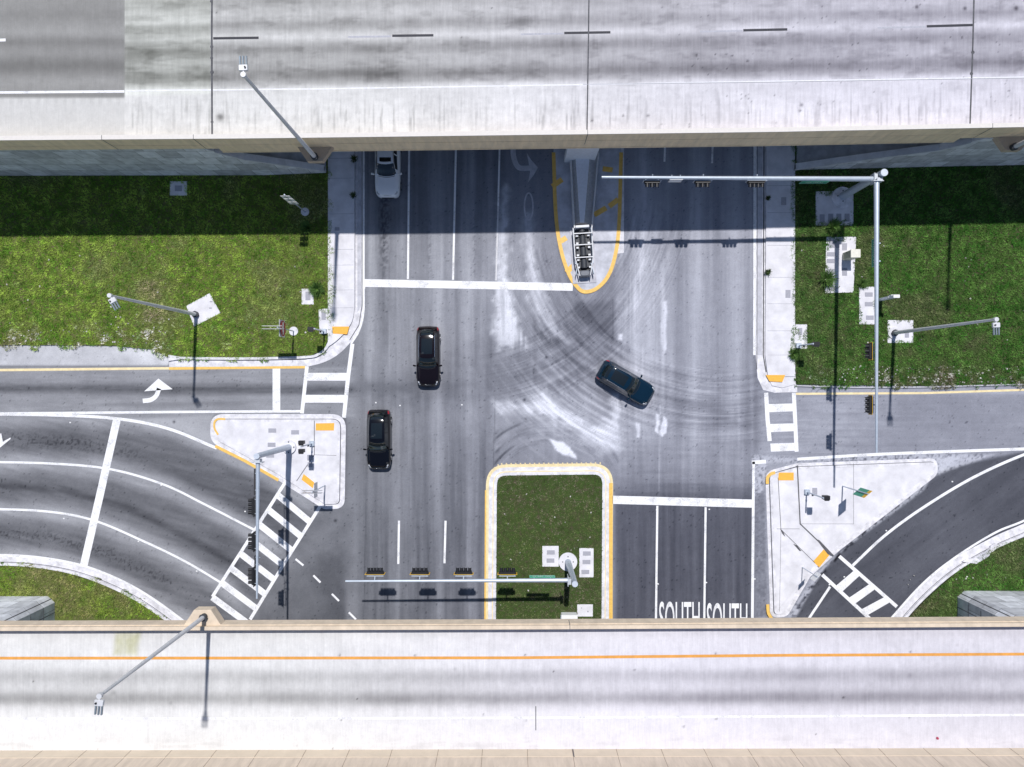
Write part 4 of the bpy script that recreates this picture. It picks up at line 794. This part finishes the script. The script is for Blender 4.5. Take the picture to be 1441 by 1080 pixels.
def signal(pt, face, n, label, back=M_sigy, grp='horizontal traffic signals on the mast arms', arm=.55):
    """horizontal signal; local -Y is the face; arm lies at +Y"""
    r = empty('traffic_signal', pt, face, label, 'traffic signal', grp); s = 1.16/n if n > 3 else .345; L = n*s+.04
    MB().box((0, 0, 0), (L, .20, .36), 0, .03).build('housing', M_sig, r)
    MB().box((0, .07, 0), (L+.10, .02, .50), 0).build('backplate', M_sig, r)
    b = MB(); hx = (L+.22)/2; b.box((0, .075, .265), (2*hx, .022, .05)).box((0, .075, -.265), (2*hx, .022, .05)).box((hx-.03, .075, 0), (.06, .022, .48)).box((-hx+.03, .075, 0), (.06, .022, .48)).build('backplate_border', back, r)
    cs = [(.35, .01, .01), (.35, .2, .01), (.02, .3, .12)]
    for k in range(n):
        x = (k-(n-1)/2)*s; v = MB(); N = 12; rr = s*.42; vs = []
        for y in (-.10, -.36):
            for i in range(N+1):
                t = math.radians(-40+260*i/N); vs.append((x+rr*math.cos(t), y, rr*math.sin(t)))
        v.add(vs, [(i, i+1, N+2+i, N+1+i) for i in range(N)], True).build('visor', M_sig, r)
        MB().cyl((x, -.10, 0), (x, -.115, 0), s*.38, n=14).build('lens', mat('lens_%s' % ('red', 'amber', 'green')[min(k*3//n, 2)], cs[min(k*3//n, 2)], .25), r)
    MB().cyl((-L/2, .24, .05), (L/2, .24, .05), .03, n=8).cyl((-L*.42, .24, .05), (-L*.42, .06, .05), .025, n=6).cyl((L*.42, .24, .05), (L*.42, .06, .05), .025, n=6).cyl((0, .24, .05), (0, arm, .25), .045, n=8).build('bracket', M_galv, r)
    return r
def mast(pt, h, r0, arms, label):
    r = empty('signal_mast', pt, 0, label, 'signal mast'); inv = None
    MB().box((0, 0, .12), (.8, .8, .06), .78).cyl((0, 0, 0), (0, 0, .12), .5, n=20).build('base_plate', M_dark, r)
    bt = MB()
    for k in range(4): a = k*math.pi/2; bt.cyl((.42*math.cos(a), .42*math.sin(a), .1), (.42*math.cos(a), .42*math.sin(a), .26), .05, n=6)
    bt.build('anchor_bolts', M_dark, r)
    MB().cyl((0, 0, .15), (0, 0, h), r0, r0*.82, 24).build('post', M_galv, r); MB().cyl((0, 0, h), (0, 0, h+.05), r0*.86, n=24).build('post_cap', mat('pale_cap', (.55, .60, .68), .5, .2), r)
    for (dx, dy), L, z0, z1, ra, rb, off in arms:
        d = Vector((dx, dy, 0)); n = Vector((-dy, dx, 0)); o = n*off; m = MB(); R = Matrix.Rotation(math.atan2(dy, dx), 3, 'Z')
        m.box(tuple(d*(r0+.22)+o+Vector((0, 0, z0))), (.05, .75, .6), 0, 0, R).box(tuple(d*(r0+.12)+o*.6+Vector((0, 0, z0))), (.26, .4, .5), 0, 0, R).build('flange', mat('pale_flange', (.55, .58, .62), .5, .3), r)
        MB().cyl(tuple(d*(r0+.24)+o+Vector((0, 0, z0))), tuple(d*L+o+Vector((0, 0, z1))), ra, rb, 20).build('arm', M_galv, r)
    return r
# two armed mast, top right
B1 = G(1184.5, 277); mast(B1, 6.5, .30, [((-1, -.0), 20.1, 5.95, 6.4, .19, .09, .30), ((-.012, -1), 19.95, 6.05, 6.5, .19, .075, -.30)], 'tall steel signal mast at the top right with two long arms at a right angle')
ay = B1.y-.30
for px, n, lb in ((917.5, 3, 'traffic signal nearest the free end of the top mast arm'), (988.5, 3, 'middle traffic signal of three on the top mast arm'), (1064, 4, 'traffic signal on the top mast arm over the right kerb')):
    X = (px-CX)*(H-5.9)/F; y = (CY-257)*(H-5.9)/F; signal((X, y, 5.9), 0, n, lb, M_galv, arm=.5)
M_sb = mat('sign_back', (.5, .52, .55), .4, .5)
def hang_sign(pt, face, wd, ht, m, label, txt=None, name='street_sign', tilt=0, col=M_signw):
    r = empty(name, pt, face, label, 'sign'); MB().box((0, 0, 0), (wd, .03, ht), 0).build('panel', m, r)
    b = MB(); b.box((0, -.018, ht/2-.03), (wd-.04, .006, .012)).box((0, -.018, -ht/2+.03), (wd-.04, .006, .012)).box((wd/2-.02, -.018, 0), (.012, .006, ht-.04)).box((-wd/2+.02, -.018, 0), (.012, .006, ht-.04)); b.build('border', col, r)
    c = MB()
    for s in (-.32, .32): c.cyl((s*wd, .02, ht*.25), (s*wd, .36, ht*.35), .04, n=8)
    c.build('clamp', M_galv, r)
    if txt:
        for s, size, z, sx in txt:
            t = text_mesh('lettering', s, size, col, r); t.rotation_euler = (math.pi/2, 0, 0); t.location = (0, -.022, z); t.scale = (sx, 1, 1)
    r.rotation_mode = 'ZYX' if 0 else 'XYZ'; r.rotation_euler = (tilt, 0, face) ; return r
X = (950.5-CX)*(H-6)/F; hang_sign((X, (CY-254.5)*(H-6)/F, 5.95), 0, .95, .75, M_signw, 'small white sign between two signals on the top mast arm', tilt=-.75*0, col=M_sig)
hang_sign(((1147-CX)*(H-5.9)/F, (CY-256)*(H-5.9)/F, 5.75), 0, 2.0, .62, M_green, 'green street name sign on the top mast arm over the grass', [('NW 199 ST', .26, .03, 1)])
# right arm: signals face west
for py, n, lb in ((494.5, 3, 'traffic signal with yellow border over the right grass, on the long arm'), (570, 4, 'traffic signal over the east road, nearest the free end of the long arm')):
    k = (H-5.95)/F; signal(((1223.5-CX)*k, (CY-py)*k, 5.95), -math.pi/2, n, lb, M_sigy, arm=.5)
k = (H-5.95)/F; hang_sign(((1230-CX)*k, (CY-356)*k, 5.95), -math.pi/2, 2.0, .62, M_green, 'green street name sign with white lettering on the long right arm', [('NW 199 ST', .34, .08, .95), ('- - - - - - - - - -', .2, -.2, .9)])
# median mast
B2 = G(799, 790); mast(B2, 6.5, .25, [((-1, .0), 16.4, 6.0, 6.25, .16, .07, -.13)], 'steel signal mast in the median with one long arm to the left'); MB().cyl((B2.x, B2.y, .1), (B2.x, B2.y, .24), .74, n=36).build('mast_foundation', M_conc, label='round white concrete foundation of the median mast', cat='foundation')
for px, n, lb in ((528, 5, 'traffic signal nearest the free end of the median mast arm'), (591, 4, 'second traffic signal from the free end of the median mast arm'), (652.5, 4, 'third traffic signal from the free end, yellow edged, beside the median kerb'), (714, 4, 'traffic signal over the median grass')):
    k = (H-5.85)/F; signal(((px-CX)*k, (CY-806)*k, 5.85), math.pi, n, lb, M_sigy, arm=.5)
k = (H-5.8)/F; hang_sign(((763-CX)*k, (CY-811.5)*k, 5.8), math.pi, 1.85, .5, mat('sign_green_bright', (.0, .40, .24), .4), 'bright green street name sign on the median mast arm', [('NW 199 ST', .3, 0, 1)])
# left mast
B3 = G(408, 629); mast(B3+Vector((0, 0, KZ)), 7.3, .24, [((0, -1), 10.0, 6.95, 7.15, .15, .065, -.04)], 'steel signal mast on the left traffic island with one arm towards the bottom'); MB().cyl((B3.x, B3.y, .1), (B3.x, B3.y, .32), .55, n=36).build('mast_foundation', M_conc, label='round concrete foundation of the left mast on the island', cat='foundation')
for py, lb in ((713, 'uppermost traffic signal on the left mast arm'), (762, 'middle traffic signal on the left mast arm'), (811, 'lowest traffic signal on the left mast arm')):
    k = (H-6.8)/F; signal(((357-CX)*k, (CY-py)*k, 6.8), -math.pi/2, 3 if 0 else 4, lb, M_sig, arm=.4)
k = (H-6.8)/F; o = hang_sign(((359.5-CX)*k, (CY-678)*k, 6.75), -math.pi/2, 1.85, .62, M_sig, 'long dark sign seen from above on the left mast arm', None, col=M_sig); hang_sign(((360.5-CX)*k, (CY-789)*k, 6.75), -math.pi/2, .8, .75, M_sig, 'small dark sign between two signals on the left mast arm', None)
# ------------------------------------------------------------------ signs on posts
def post_sign(px, py, label, build, base=None, h=3.0, rp=.045, z0=.12, cat='sign'):
    p = G(px, py); r = empty('post_sign', (p.x, p.y, z0), 0, label, cat); MB().cyl((0, 0, 0), (0, 0, h), rp, n=10).build('post', M_galv, r)
    if base: MB().cyl((0, 0, 0), (0, 0, .06), base, n=20).build('footing', M_conc, r)
    build(r); return r
def routes(r):
    for z, wd, ht in ((4.75, .68, .68), (3.95, .68, .68), (3.05, .68, .68)):
        MB().box((0, -.06, z), (wd, .02, ht), 0, .0).build('route_panel', M_signw, r); MB().box((0, -.073, z), (wd*.4, .004, ht*.5), 0).build('route_symbol', mat('route_grey', (.35, .37, .38), .5), r)
post_sign(430, 299, 'stack of three white route signs on one post in the shaded grass', routes, .33, 5.2, .05)
def dne(r):
    MB().box((-.05, 0, 2.75), (.02, 1.3, 1.3)).build('panel', M_signw, r); MB().cyl((-.061, 0, 2.75), (-.068, 0, 2.75), .60, n=30).build('red_disc', M_signr, r); MB().box((-.07, 0, 2.75), (.006, .95, .22)).build('white_bar', M_signw, r)
    MB().cyl((.03, 0, 2.75), (.04, 0, 2.75), .60, n=30).build('red_disc', M_signr, r); MB().box((.043, 0, 2.75), (.006, .95, .22)).build('white_bar', M_signw, r)
    for y in (.11, -.11): MB().box((-.2 if 0 else -.42, y, 3.75), (1.5, .02, .45)).build('one_way_panel', M_signw, r)
post_sign(414, 466.5, 'no entry sign with red disc and two thin panels above, in the left grass corner', dne, .36, 4.0)
def dne2(r):
    MB().box((-.05, 0, 2.5), (.02, 1.15, .9)).build('panel', M_sb, r)
    for y in (.09, -.09): MB().box((-.1, y, 3.4), (1.5, .02, .45)).build('one_way_panel', M_sb, r)
post_sign(458, 683, 'bare metal sign with two thin panels at the bottom tip of the left island', dne2, None, 3.7, .045, KZ)
def toll(r):
    A = math.radians(40); R = Matrix.Rotation(A, 3, 'Z'); f = lambda x, z, y=-.06: R@Vector((x, y, z))
    MB().box(tuple(f(0, 2.95)), (.8, .02, 1.35), 0, 0, R).build('green_panel', M_green, r); MB().box(tuple(f(0, 3.85)), (.8, .02, .4), 0, 0, R).build('yellow_panel', mat('toll_yellow', (.72, .42, .03), .5), r)
    t = text_mesh('lettering', 'TOLL', .3, M_sig, r); t.rotation_euler = (math.pi/2, 0, A); t.location = f(0, 3.85, -.075)
    e = MB(); 
    for q in ([(-.34, 2.35), (-.22, 2.35), (.06, 2.95), (-.06, 2.95)], [(-.34, 2.95), (-.22, 2.95), (-.22, 3.5), (-.34, 3.5)], [(.0, 3.0), (.34, 3.0), (.34, 3.1), (.0, 3.1)], [(.02, 3.3), (.34, 3.3), (.34, 3.5), (.02, 3.5)], [(-.02, 2.4), (.34, 2.4), (.34, 2.48), (-.02, 2.48)]):
        e.add([f(a, b, -.074) for a, b in q], [(0, 1, 2, 3)])
    e.build('symbol', mat('sign_mint', (.5, .72, .66), .5), r)
post_sign(1184.5, 684, 'green route sign with yellow top strip leaning over the right island', toll, None, 4.1, .05, KZ)
def edge(r): 
    MB().box((0, -.06, 2.5), (.75, .02, .75), .78).build('panel', M_signw, r)
post_sign(1128, 798, 'thin post with a pale square sign near the orange paving of the right island', edge, None, 2.9, .035, KZ)
def ped(px, py, dirx, label, heads=1, ang=0, h=3.0):
    p = G(px, py); r = empty('pedestrian_signal', (p.x, p.y, KZ), 0, label, 'pedestrian signal', 'pedestrian signal posts')
    MB().box((0, 0, .12), (.42, .42, .24), 0, .04).build('base', M_galv, r); MB().cyl((0, 0, .2), (0, 0, h), .055, n=12).build('post', M_galv, r)
    MB().cyl((0, -.02, 1.15), (0, -.16, 1.15), .07, n=10).build('push_button', M_dark, r)
    for i in range(heads):
        y = 0 if heads == 1 else (-.32 if i else .32); MB().box((dirx*.30*(heads == 1), y, h-.25), (.45, .30, .45) if heads == 1 else (.42, .26, .42), ang).build('signal_box', M_sig, r)
        MB().box((dirx*.30*(heads == 1), y-.17, h-.08), (.38, .14, .02), ang).build('hood', M_sig, r)
    return r
ped(440, 624, -1, 'pedestrian signal with two black heads right of the left mast', 2, 0, 3.1); ped(1134, 692, 1, 'pedestrian signal with one black head on the right island', 1, 0, 3.1)
ped(1122, 487, 1, 'pedestrian signal on the small pad at the right sidewalk', 1, 0, 2.9); ped(457, 467, -1, 'pedestrian signal by the left sidewalk corner above the grass', 1, 0, 2.9)
# cabinet, meter pedestal, median cabinet
p = G(1190.5, 362); r = empty('control_cabinet', (p.x, p.y, .15), 0, 'cream metal control cabinet standing on the overgrown pad at the right', 'cabinet')
MB().box((0, 0, .72), (.70, .60, 1.4), 0, .03).build('body', M_cream, r); MB().box((0, 0, 1.45), (.76, .66, .06), 0, .02).build('lid', mat('cabinet_lid', (.75, .73, .64), .5), r); MB().box((-.36, 0, .75), (.02, .5, 1.1)).build('door', mat('cabinet_door', (.40, .40, .30), .6), r); MB().box((-.375, .15, .8), (.02, .04, .15)).build('handle', M_dark, r)
p = G(1237.5, 422.5); r = empty('meter_pedestal', (p.x, p.y, .12), 0, 'slim grey metal meter pedestal half hidden behind the long mast arm', 'meter pedestal')
MB().box((0, 0, 1.15), (.32, .22, 2.3), 0, .02).build('body', M_galv, r); MB().box((.05, 0, 2.33), (.50, .26, .08), 0, .02).build('hood', M_signw, r); MB().cyl((-.17, 0, 1.6), (-.25, 0, 1.6), .1, n=14).build('meter', M_sb, r); MB().box((.0, .14, 1.7), (.22, .08, .4), 0).build('side_box', M_signw, r)
p = G(800, 867.5); r = empty('ground_cabinet', (p.x, p.y, .12), 0, 'low white metal cabinet in the median at the edge of the bottom overpass', 'cabinet')
MB().box((0, 0, .4), (1.25, .75, .8), 0, .05).build('body', M_signw, r); MB().box((0, 0, .83), (1.3, .8, .05), 0, .02).build('lid', M_signw, r); MB().box((-.66, 0, .4), (.06, .4, .5)).build('side_vent', M_galv, r)
# reflective studs round the median nose
S0 = None; SG = 'small pale studs round the median nose'
for i in range(26):
    if i < 22: px, py = 706+i*6.6, 653.2-.05*i
    else: px, py = 706-[5, 10, 14, 17][i-22], 653+[2, 6, 11, 17][i-22]
    p = G(px, py)
    if S0 is None:
        S0 = MB().box((0, 0, .02), (.11, .14, .04), 0, .015).build('road_stud', mat('stud_cream', (.75, .62, .36), .5), label='small pale reflective stud in the row round the median nose', cat='road stud', group=SG); o = S0
    else: o = S0.copy(); COL.objects.link(o)
    o.location = (p.x, p.y, 0.0)
S1 = None
for i, (px, py) in enumerate(((529, 567), (563, 571), (838, 706), (837+87, 718), (998, 717), (105, 628+27), (227, 683), (345, 720), (90, 730), (195, 762), (277, 804), (926, 822), (994, 820), (1062, 815), (1247, 747), (1167, 823), (315, 580), (99, 595), (650, 570), (1340, 678), (1188, 812), (168, 593))):
    p = G(px, py)
    if S1 is None:
        S1 = MB().box((0, 0, .015), (.12, .10, .03), 0, .01).build('road_stud', M_signw, label='tiny white reflective stud beside a painted lane line', cat='road stud', group='white studs along the lane lines'); o = S1
    else: o = S1.copy(); COL.objects.link(o)
    o.location = (p.x, p.y, .004)
# red speck on the ramp shoulder
p = G(1319, 1039, DL); MB().cyl((0, 0, 0), (0, 0, .08), .09, .07, n=12).build('road_debris', mat('debris_red', (.4, .03, .08), .5), loc=(p.x, p.y, DL+.003), label='tiny red scrap lying on the shoulder of the bottom ramp', cat='debris')
# ------------------------------------------------------------------ pier barrier and crash cushion
z = 1.0; r = empty('pier_barrier', (G(820, 270).x, G(820, 270).y, .05), 0, 'tapering pale concrete barrier wedge leading from the overpass pier to the crash cushion', 'barrier')
def rel(o, r=r): return o
T = [G(810, 219, 1), G(830, 219, 1), G(822.5, 313, 1), G(816.5, 313, 1)]; Bm = [G(802, 219, 0), G(840, 219, 0), G(830.5, 318, 0), G(808.5, 318, 0)]
c = r.location; v = [Vector((a.x, a.y, .8))-Vector((c.x, c.y, 0)) for a in T]+[Vector((a.x, a.y, .45))-Vector((c.x, c.y, 0)) for a in Bm]+[Vector((a.x, a.y, 0))-Vector((c.x, c.y, 0)) for a in Bm]
MB().add(v, [(3, 2, 1, 0)]).build('sloped_top', mat('barrier_top', (.78, .80, .86), .8, var=.06), r)
MB().add(v, [(0, 1, 5, 4), (1, 2, 6, 5), (2, 3, 7, 6), (3, 0, 4, 7), (4, 5, 9, 8), (5, 6, 10, 9), (6, 7, 11, 10), (7, 4, 8, 11)]).build('barrier_sides', mat('barrier_side', (.40, .40, .42), .85, var=.2), r)
for s, (a, b) in ((-1, (802, 807.5)), (1, (840.5, 831.5))):
    p0 = G(a, 219)-c; p1 = G(b, 324)-c; MB().tube([(p0.x, p0.y, .62), (p1.x, p1.y, .62)], .06, 8).tube([(p0.x+.03*s, p0.y, .42), (p1.x+.03*s, p1.y, .42)], .06, 8).build('guard_rail', M_alu, r)
p0 = G(820, 357); r = empty('crash_cushion', (p0.x, p0.y, .05), math.radians(3.5), 'crash cushion with dark bays between white frames at the nose of the pier island', 'crash cushion')
y_ = [1.85, 1.45, .55, -.45, -1.4]; M_cr = mat('cushion_cartridge', (.04, .045, .055), .55, var=.2); M_ws = mat('cushion_white', (.72, .73, .76), .5, var=.1); M_rail = mat('fender_panel', (.33, .38, .45), .45, .5)
for s in (-1, 1):
    MB().box((s*.70, .45, .52), (.06, 2.8, .5)).box((s*.62, -1.35, .50), (.05, .9, .45), s*.22).build('side_panel', M_rail, r)
    MB().tube([(s*.74, 1.9, .82), (s*.72, -.45, .82), (s*.42, -1.9, .78)], .045, 8).build('side_tube', M_ws, r)
for yy in y_[1:4]: MB().box((0, yy, .80), (1.45, .075, .08)).build('cross_frame', M_ws, r)
MB().box((0, 1.98, .55), (1.1, .22, .7), 0, .05).build('back_block', M_ws, r); MB().box((0, .2, .10), (1.25, 3.2, .06)).build('skid_tray', M_sig, r)
for k, yy in enumerate((1.72, 1.0, .05, -.92)):
    MB().cyl((0, yy+.34 if k else yy+.1, .45), (0, yy-.34 if k else yy-.12, .45), .24, n=16).box((0, yy, .30), (1.1, .5 if k else .25, .18)).build('cartridge', M_cr, r)
    if k:
        for s in (-1, 1):
            for dy in (.3, -.3): MB().box((s*.46, yy+dy, .62), (.20, .15, .10), 0, .02).build('fixing_bracket', M_ws, r)
MB().box((0, -1.72, .42), (.82, .5, .66), 0, .12).build('nose', mat('cushion_nose', (.17, .18, .21), .6), r); MB().box((0, -.1, .035), (1.9, 4.6, .03)).build('base_slab', M_conc2, r)
# ------------------------------------------------------------------ vehicles
def pchip(xk, yk, x):
    xk = np.array(xk); yk = np.array(yk, float); h = np.diff(xk); d = np.diff(yk)/h; m = np.zeros(len(yk))
    for i in range(1, len(yk)-1):
        if d[i-1]*d[i] > 0: m[i] = 2*d[i-1]*d[i]/(d[i-1]+d[i])
    m[0] = d[0]; m[-1] = d[-1]; i = np.clip(np.searchsorted(xk, x)-1, 0, len(h)-1); t = (x-xk[i])/h[i]
    return (2*t**3-3*t**2+1)*yk[i]+(t**3-2*t**2+t)*h[i]*m[i]+(-2*t**3+3*t**2)*yk[i+1]+(t**3-t**2)*h[i]*m[i+1]
SUV = np.array([ # x, zc, y1,z1, y2,z2, y3,z3, y4,z4
 [-2.40, .70, .45, .70, .62, .66, .68, .55, .66, .35], [-2.33, .92, .52, .91, .72, .86, .80, .62, .78, .30], [-2.18, 1.10, .56, 1.08, .76, 1.0, .88, .68, .86, .26],
 [-1.75, 1.50, .56, 1.47, .78, 1.06, .92, .70, .90, .24], [-1.2, 1.60, .58, 1.57, .80, 1.07, .935, .70, .92, .24], [-.4, 1.645, .60, 1.61, .81, 1.05, .94, .68, .92, .24],
 [.15, 1.60, .60, 1.565, .82, 1.03, .94, .67, .92, .24], [.45, 1.45, .64, 1.41, .83, 1.02, .94, .66, .92, .24], [1.0, 1.08, .72, 1.06, .85, .98, .94, .65, .92, .24],
 [1.25, 1.04, .70, 1.03, .85, .95, .94, .64, .92, .24], [1.8, .97, .64, .965, .83, .88, .92, .60, .90, .24], [2.15, .88, .56, .87, .76, .80, .86, .55, .84, .25],
 [2.33, .76, .46, .75, .64, .70, .74, .48, .74, .28], [2.42, .60, .36, .59, .50, .56, .58, .44, .58, .32]])
def car(pt, ang, paint, label, L=4.8, Wd=1.9, Hh=1.66, rails=True, sunroof=False, name='suv', tint=None, rows=SUV, ws=(.22, .98), rw=(-2.12, -1.62), cat='car', roofglass=False):
    r = empty(name, pt, ang, label, cat); sx, sy, sz = L/4.82, Wd/1.88, Hh/1.645
    brk = sorted(set([ws[0], ws[1], rw[0], rw[1], -1.95, .72, -.62, -.52, -1.35, -1.45, 2.02, 2.30, -2.33, -2.2, -.28, .12, 1.02, 1.06] + list(np.round(np.linspace(-2.40, 2.42, 56), 3)))); xs_ = np.array(brk)
    K = [pchip(rows[:, 0], rows[:, j], xs_) for j in range(1, 10)]; zc, y1, z1, y2, z2, y3, z3, y4, z4 = K
    seg = []  # across params
    cols = []; nb = 7
    bow = .16*np.exp(-((xs_-.95)/.45)**2)+.10*np.exp(-((xs_-.2)/.3)**2)-.10*np.exp(-((xs_+2.0)/.35)**2)
    for i in range(nb+1): t = i/nb; yy = y1*t; zz = zc+(z1-zc)*t**2.4; cols.append((xs_-bow*t*t, yy, zz))
    for t in (.12, .5, .88, 1): cols.append((xs_-bow, y1+(y2-y1)*t, z1+(z2-z1)*t-.0+.03*math.sin(math.pi*t)*0))
    for t in (.25, .6, 1): cols.append((xs_-bow*.8, y2+(y3-y2)*math.sin(t*math.pi/2), z2+(z3-z2)*t))
    for t in (.5, 1): cols.append((xs_-bow*.6, y3+(y4-y3)*t, z3+(z4-z3)*t))
    C = [(a*sx, b*sy, c*sz) for a, b, c in cols]; nc = len(C)
    parts = {}
    def part(k): return parts.setdefault(k, MB())
    def cls(i, j):
        xm = (xs_[i]+xs_[i+1])/2
        if j < nb:
            if ws[0] < xm < ws[1] and j < nb-0 and not (j == nb-1 and xm > .9): return 'windshield'
            if rw[0] < xm < rw[1] and j < nb-1: return 'rear_window'
            if (sunroof or roofglass) and (-.28 if sunroof else -1.35) < xm < (.02 if sunroof else -.1) and j < nb-2: return 'sunroof'
            if 1.02 < xm < 1.06 and j < nb-1: return 'cowl'
        if nb <= j < nb+4:
            if j in (nb+1, nb+2) and ((-.52 < xm < .62) or (-1.35 < xm < -.62) or (-1.9 < xm < -1.45)): return 'side_window'
            if j >= nb+2 and 2.02 < xm < 2.30: return 'headlight'
        if nb+4 <= j < nb+6 and -2.33 < xm < -2.1: return 'tail_light'
        return 'body'
    def P(i, j, s): a, b, c = C[j]; return (a[i], s*b[i], c[i])
    acc = {}
    for s in (1, -1):
        for j in range(nc-1):
            for i in range(len(xs_)-1):
                k = cls(i, j)
                if k in ('side_window', 'headlight', 'tail_light'): k = k+('+' if s > 0 else '-')
                d = acc.setdefault(k, {'v': {}, 'vs': [], 'f': []})
                idx = []
                for (a, b) in ((i, j), (i+1, j), (i+1, j+1), (i, j+1)):
                    key = (a, b, s if b else 0)
                    if key not in d['v']: d['v'][key] = len(d['vs']); d['vs'].append(P(a, b, s))
                    idx.append(d['v'][key])
                d['f'].append(tuple(idx) if s > 0 else tuple(reversed(idx)))
    lam = {'body': paint, 'windshield': M_glass, 'rear_window': M_glass, 'sunroof': M_glass, 'cowl': M_sig, 'side_window': M_glass, 'headlight': M_lamp, 'tail_light': M_red}
    for k, d in acc.items():
        m = MB(); m.add(d['vs'], d['f'], True)
        if k == 'body':
            a, b, c = C[-1]; n = len(a); low = [(a[i], b[i], c[i]) for i in range(n)]+[(a[i], -b[i], c[i]) for i in range(n-1, -1, -1)]; m.add(low, [tuple(range(len(low)))])
            for e in (0, n-1): m.add([P(e, j, 1) for j in range(nc)]+[P(e, j, -1) for j in range(nc-1, 0, -1)], [tuple(range(2*nc-1))])
        kk = k.rstrip('+-'); m.build(kk, lam[kk], r)
    for s in (1, -1):
        for x in (1.5, -1.45):
            wb = MB(); wb.cyl((x*sx, s*.74*sy, .34), (x*sx, s*.945*sy, .34), .345, n=22); t = wb.build('wheel', M_tyre, r); MB().cyl((x*sx, s*.94*sy, .34), (x*sx, s*.955*sy, .34), .22, n=16).build('rim', M_rim, t)
        mm = MB(); mm.box((.78*sx, s*(1.04)*sy, 1.08*sz), (.13, .24, .16), s*.25, .04).cyl((.80*sx, s*.86*sy, 1.02*sz), (.79*sx, s*.96*sy, 1.05*sz), .03, n=8).build('mirror', paint, r)
        if rails: MB().tube([(.1*sx, s*.61*sy, 1.60*sz), (-.4*sx, s*.625*sy, 1.645*sz), (-1.6*sx, s*.60*sy, 1.57*sz)], .022, 6).build('roof_rail', M_chrome, r)
    b = MB(); b.box((2.425*sx, 0, .42), (.03, .9*sy, .16)).build('grille', M_sig, r)
    th = [(2.10+.27*math.cos(a)*1.0-.0, .80*math.sin(a)) for a in np.linspace(-1.3, 1.3, 13)]; MB().tube([((x-.05)*sx, y*sy, float(np.interp(x-.05, rows[:, 0], rows[:, 1]))*sz-.04*abs(y)+.004) for x, y in th], .012, 5).build('hood_edge', M_chrome if 'white' not in label else M_dark, r)
    return r
def paintm(name, c, met=.35): return mat(name, c, .12, met, var=.03, scale=2, coat=.3, spec=.45)
P_bur = paintm('paint_black_cherry', (.006, .003, .004), 0); P_blk = paintm('paint_black', (.003, .003, .005), 0); P_blu = paintm('paint_dark_blue', (.003, .017, .036), 0); P_wht = paintm('paint_white', (.86, .87, .9), 0)
p = G(602, 501); car((p.x*.985, p.y-.05, 0), -math.pi/2+.0, P_bur, 'black cherry suv driving down the lane above the other black suv', 4.78, 1.88, 1.62, True, roofglass=True)
p = G(532.5, 617.5); car((p.x*.985, p.y+.0, 0), -math.pi/2, P_blk, 'black suv beside the left traffic island, in the leftmost lane', 4.75, 1.9, 1.68, False, roofglass=True)
p = G(881, 539); car((p.x*.985, p.y, 0), math.radians(-30), P_blu, 'dark blue suv turning diagonally through the middle of the junction', 4.72, 1.88, 1.66, True, name='suv', roofglass=True)
TR = SUV.copy()
p = G(545, 237); car((p.x*.985, p.y, 0), -math.pi/2, P_wht, 'white suv with open sunroof emerging from under the top overpass', 5.0, 2.0, 1.85, True, sunroof=True)
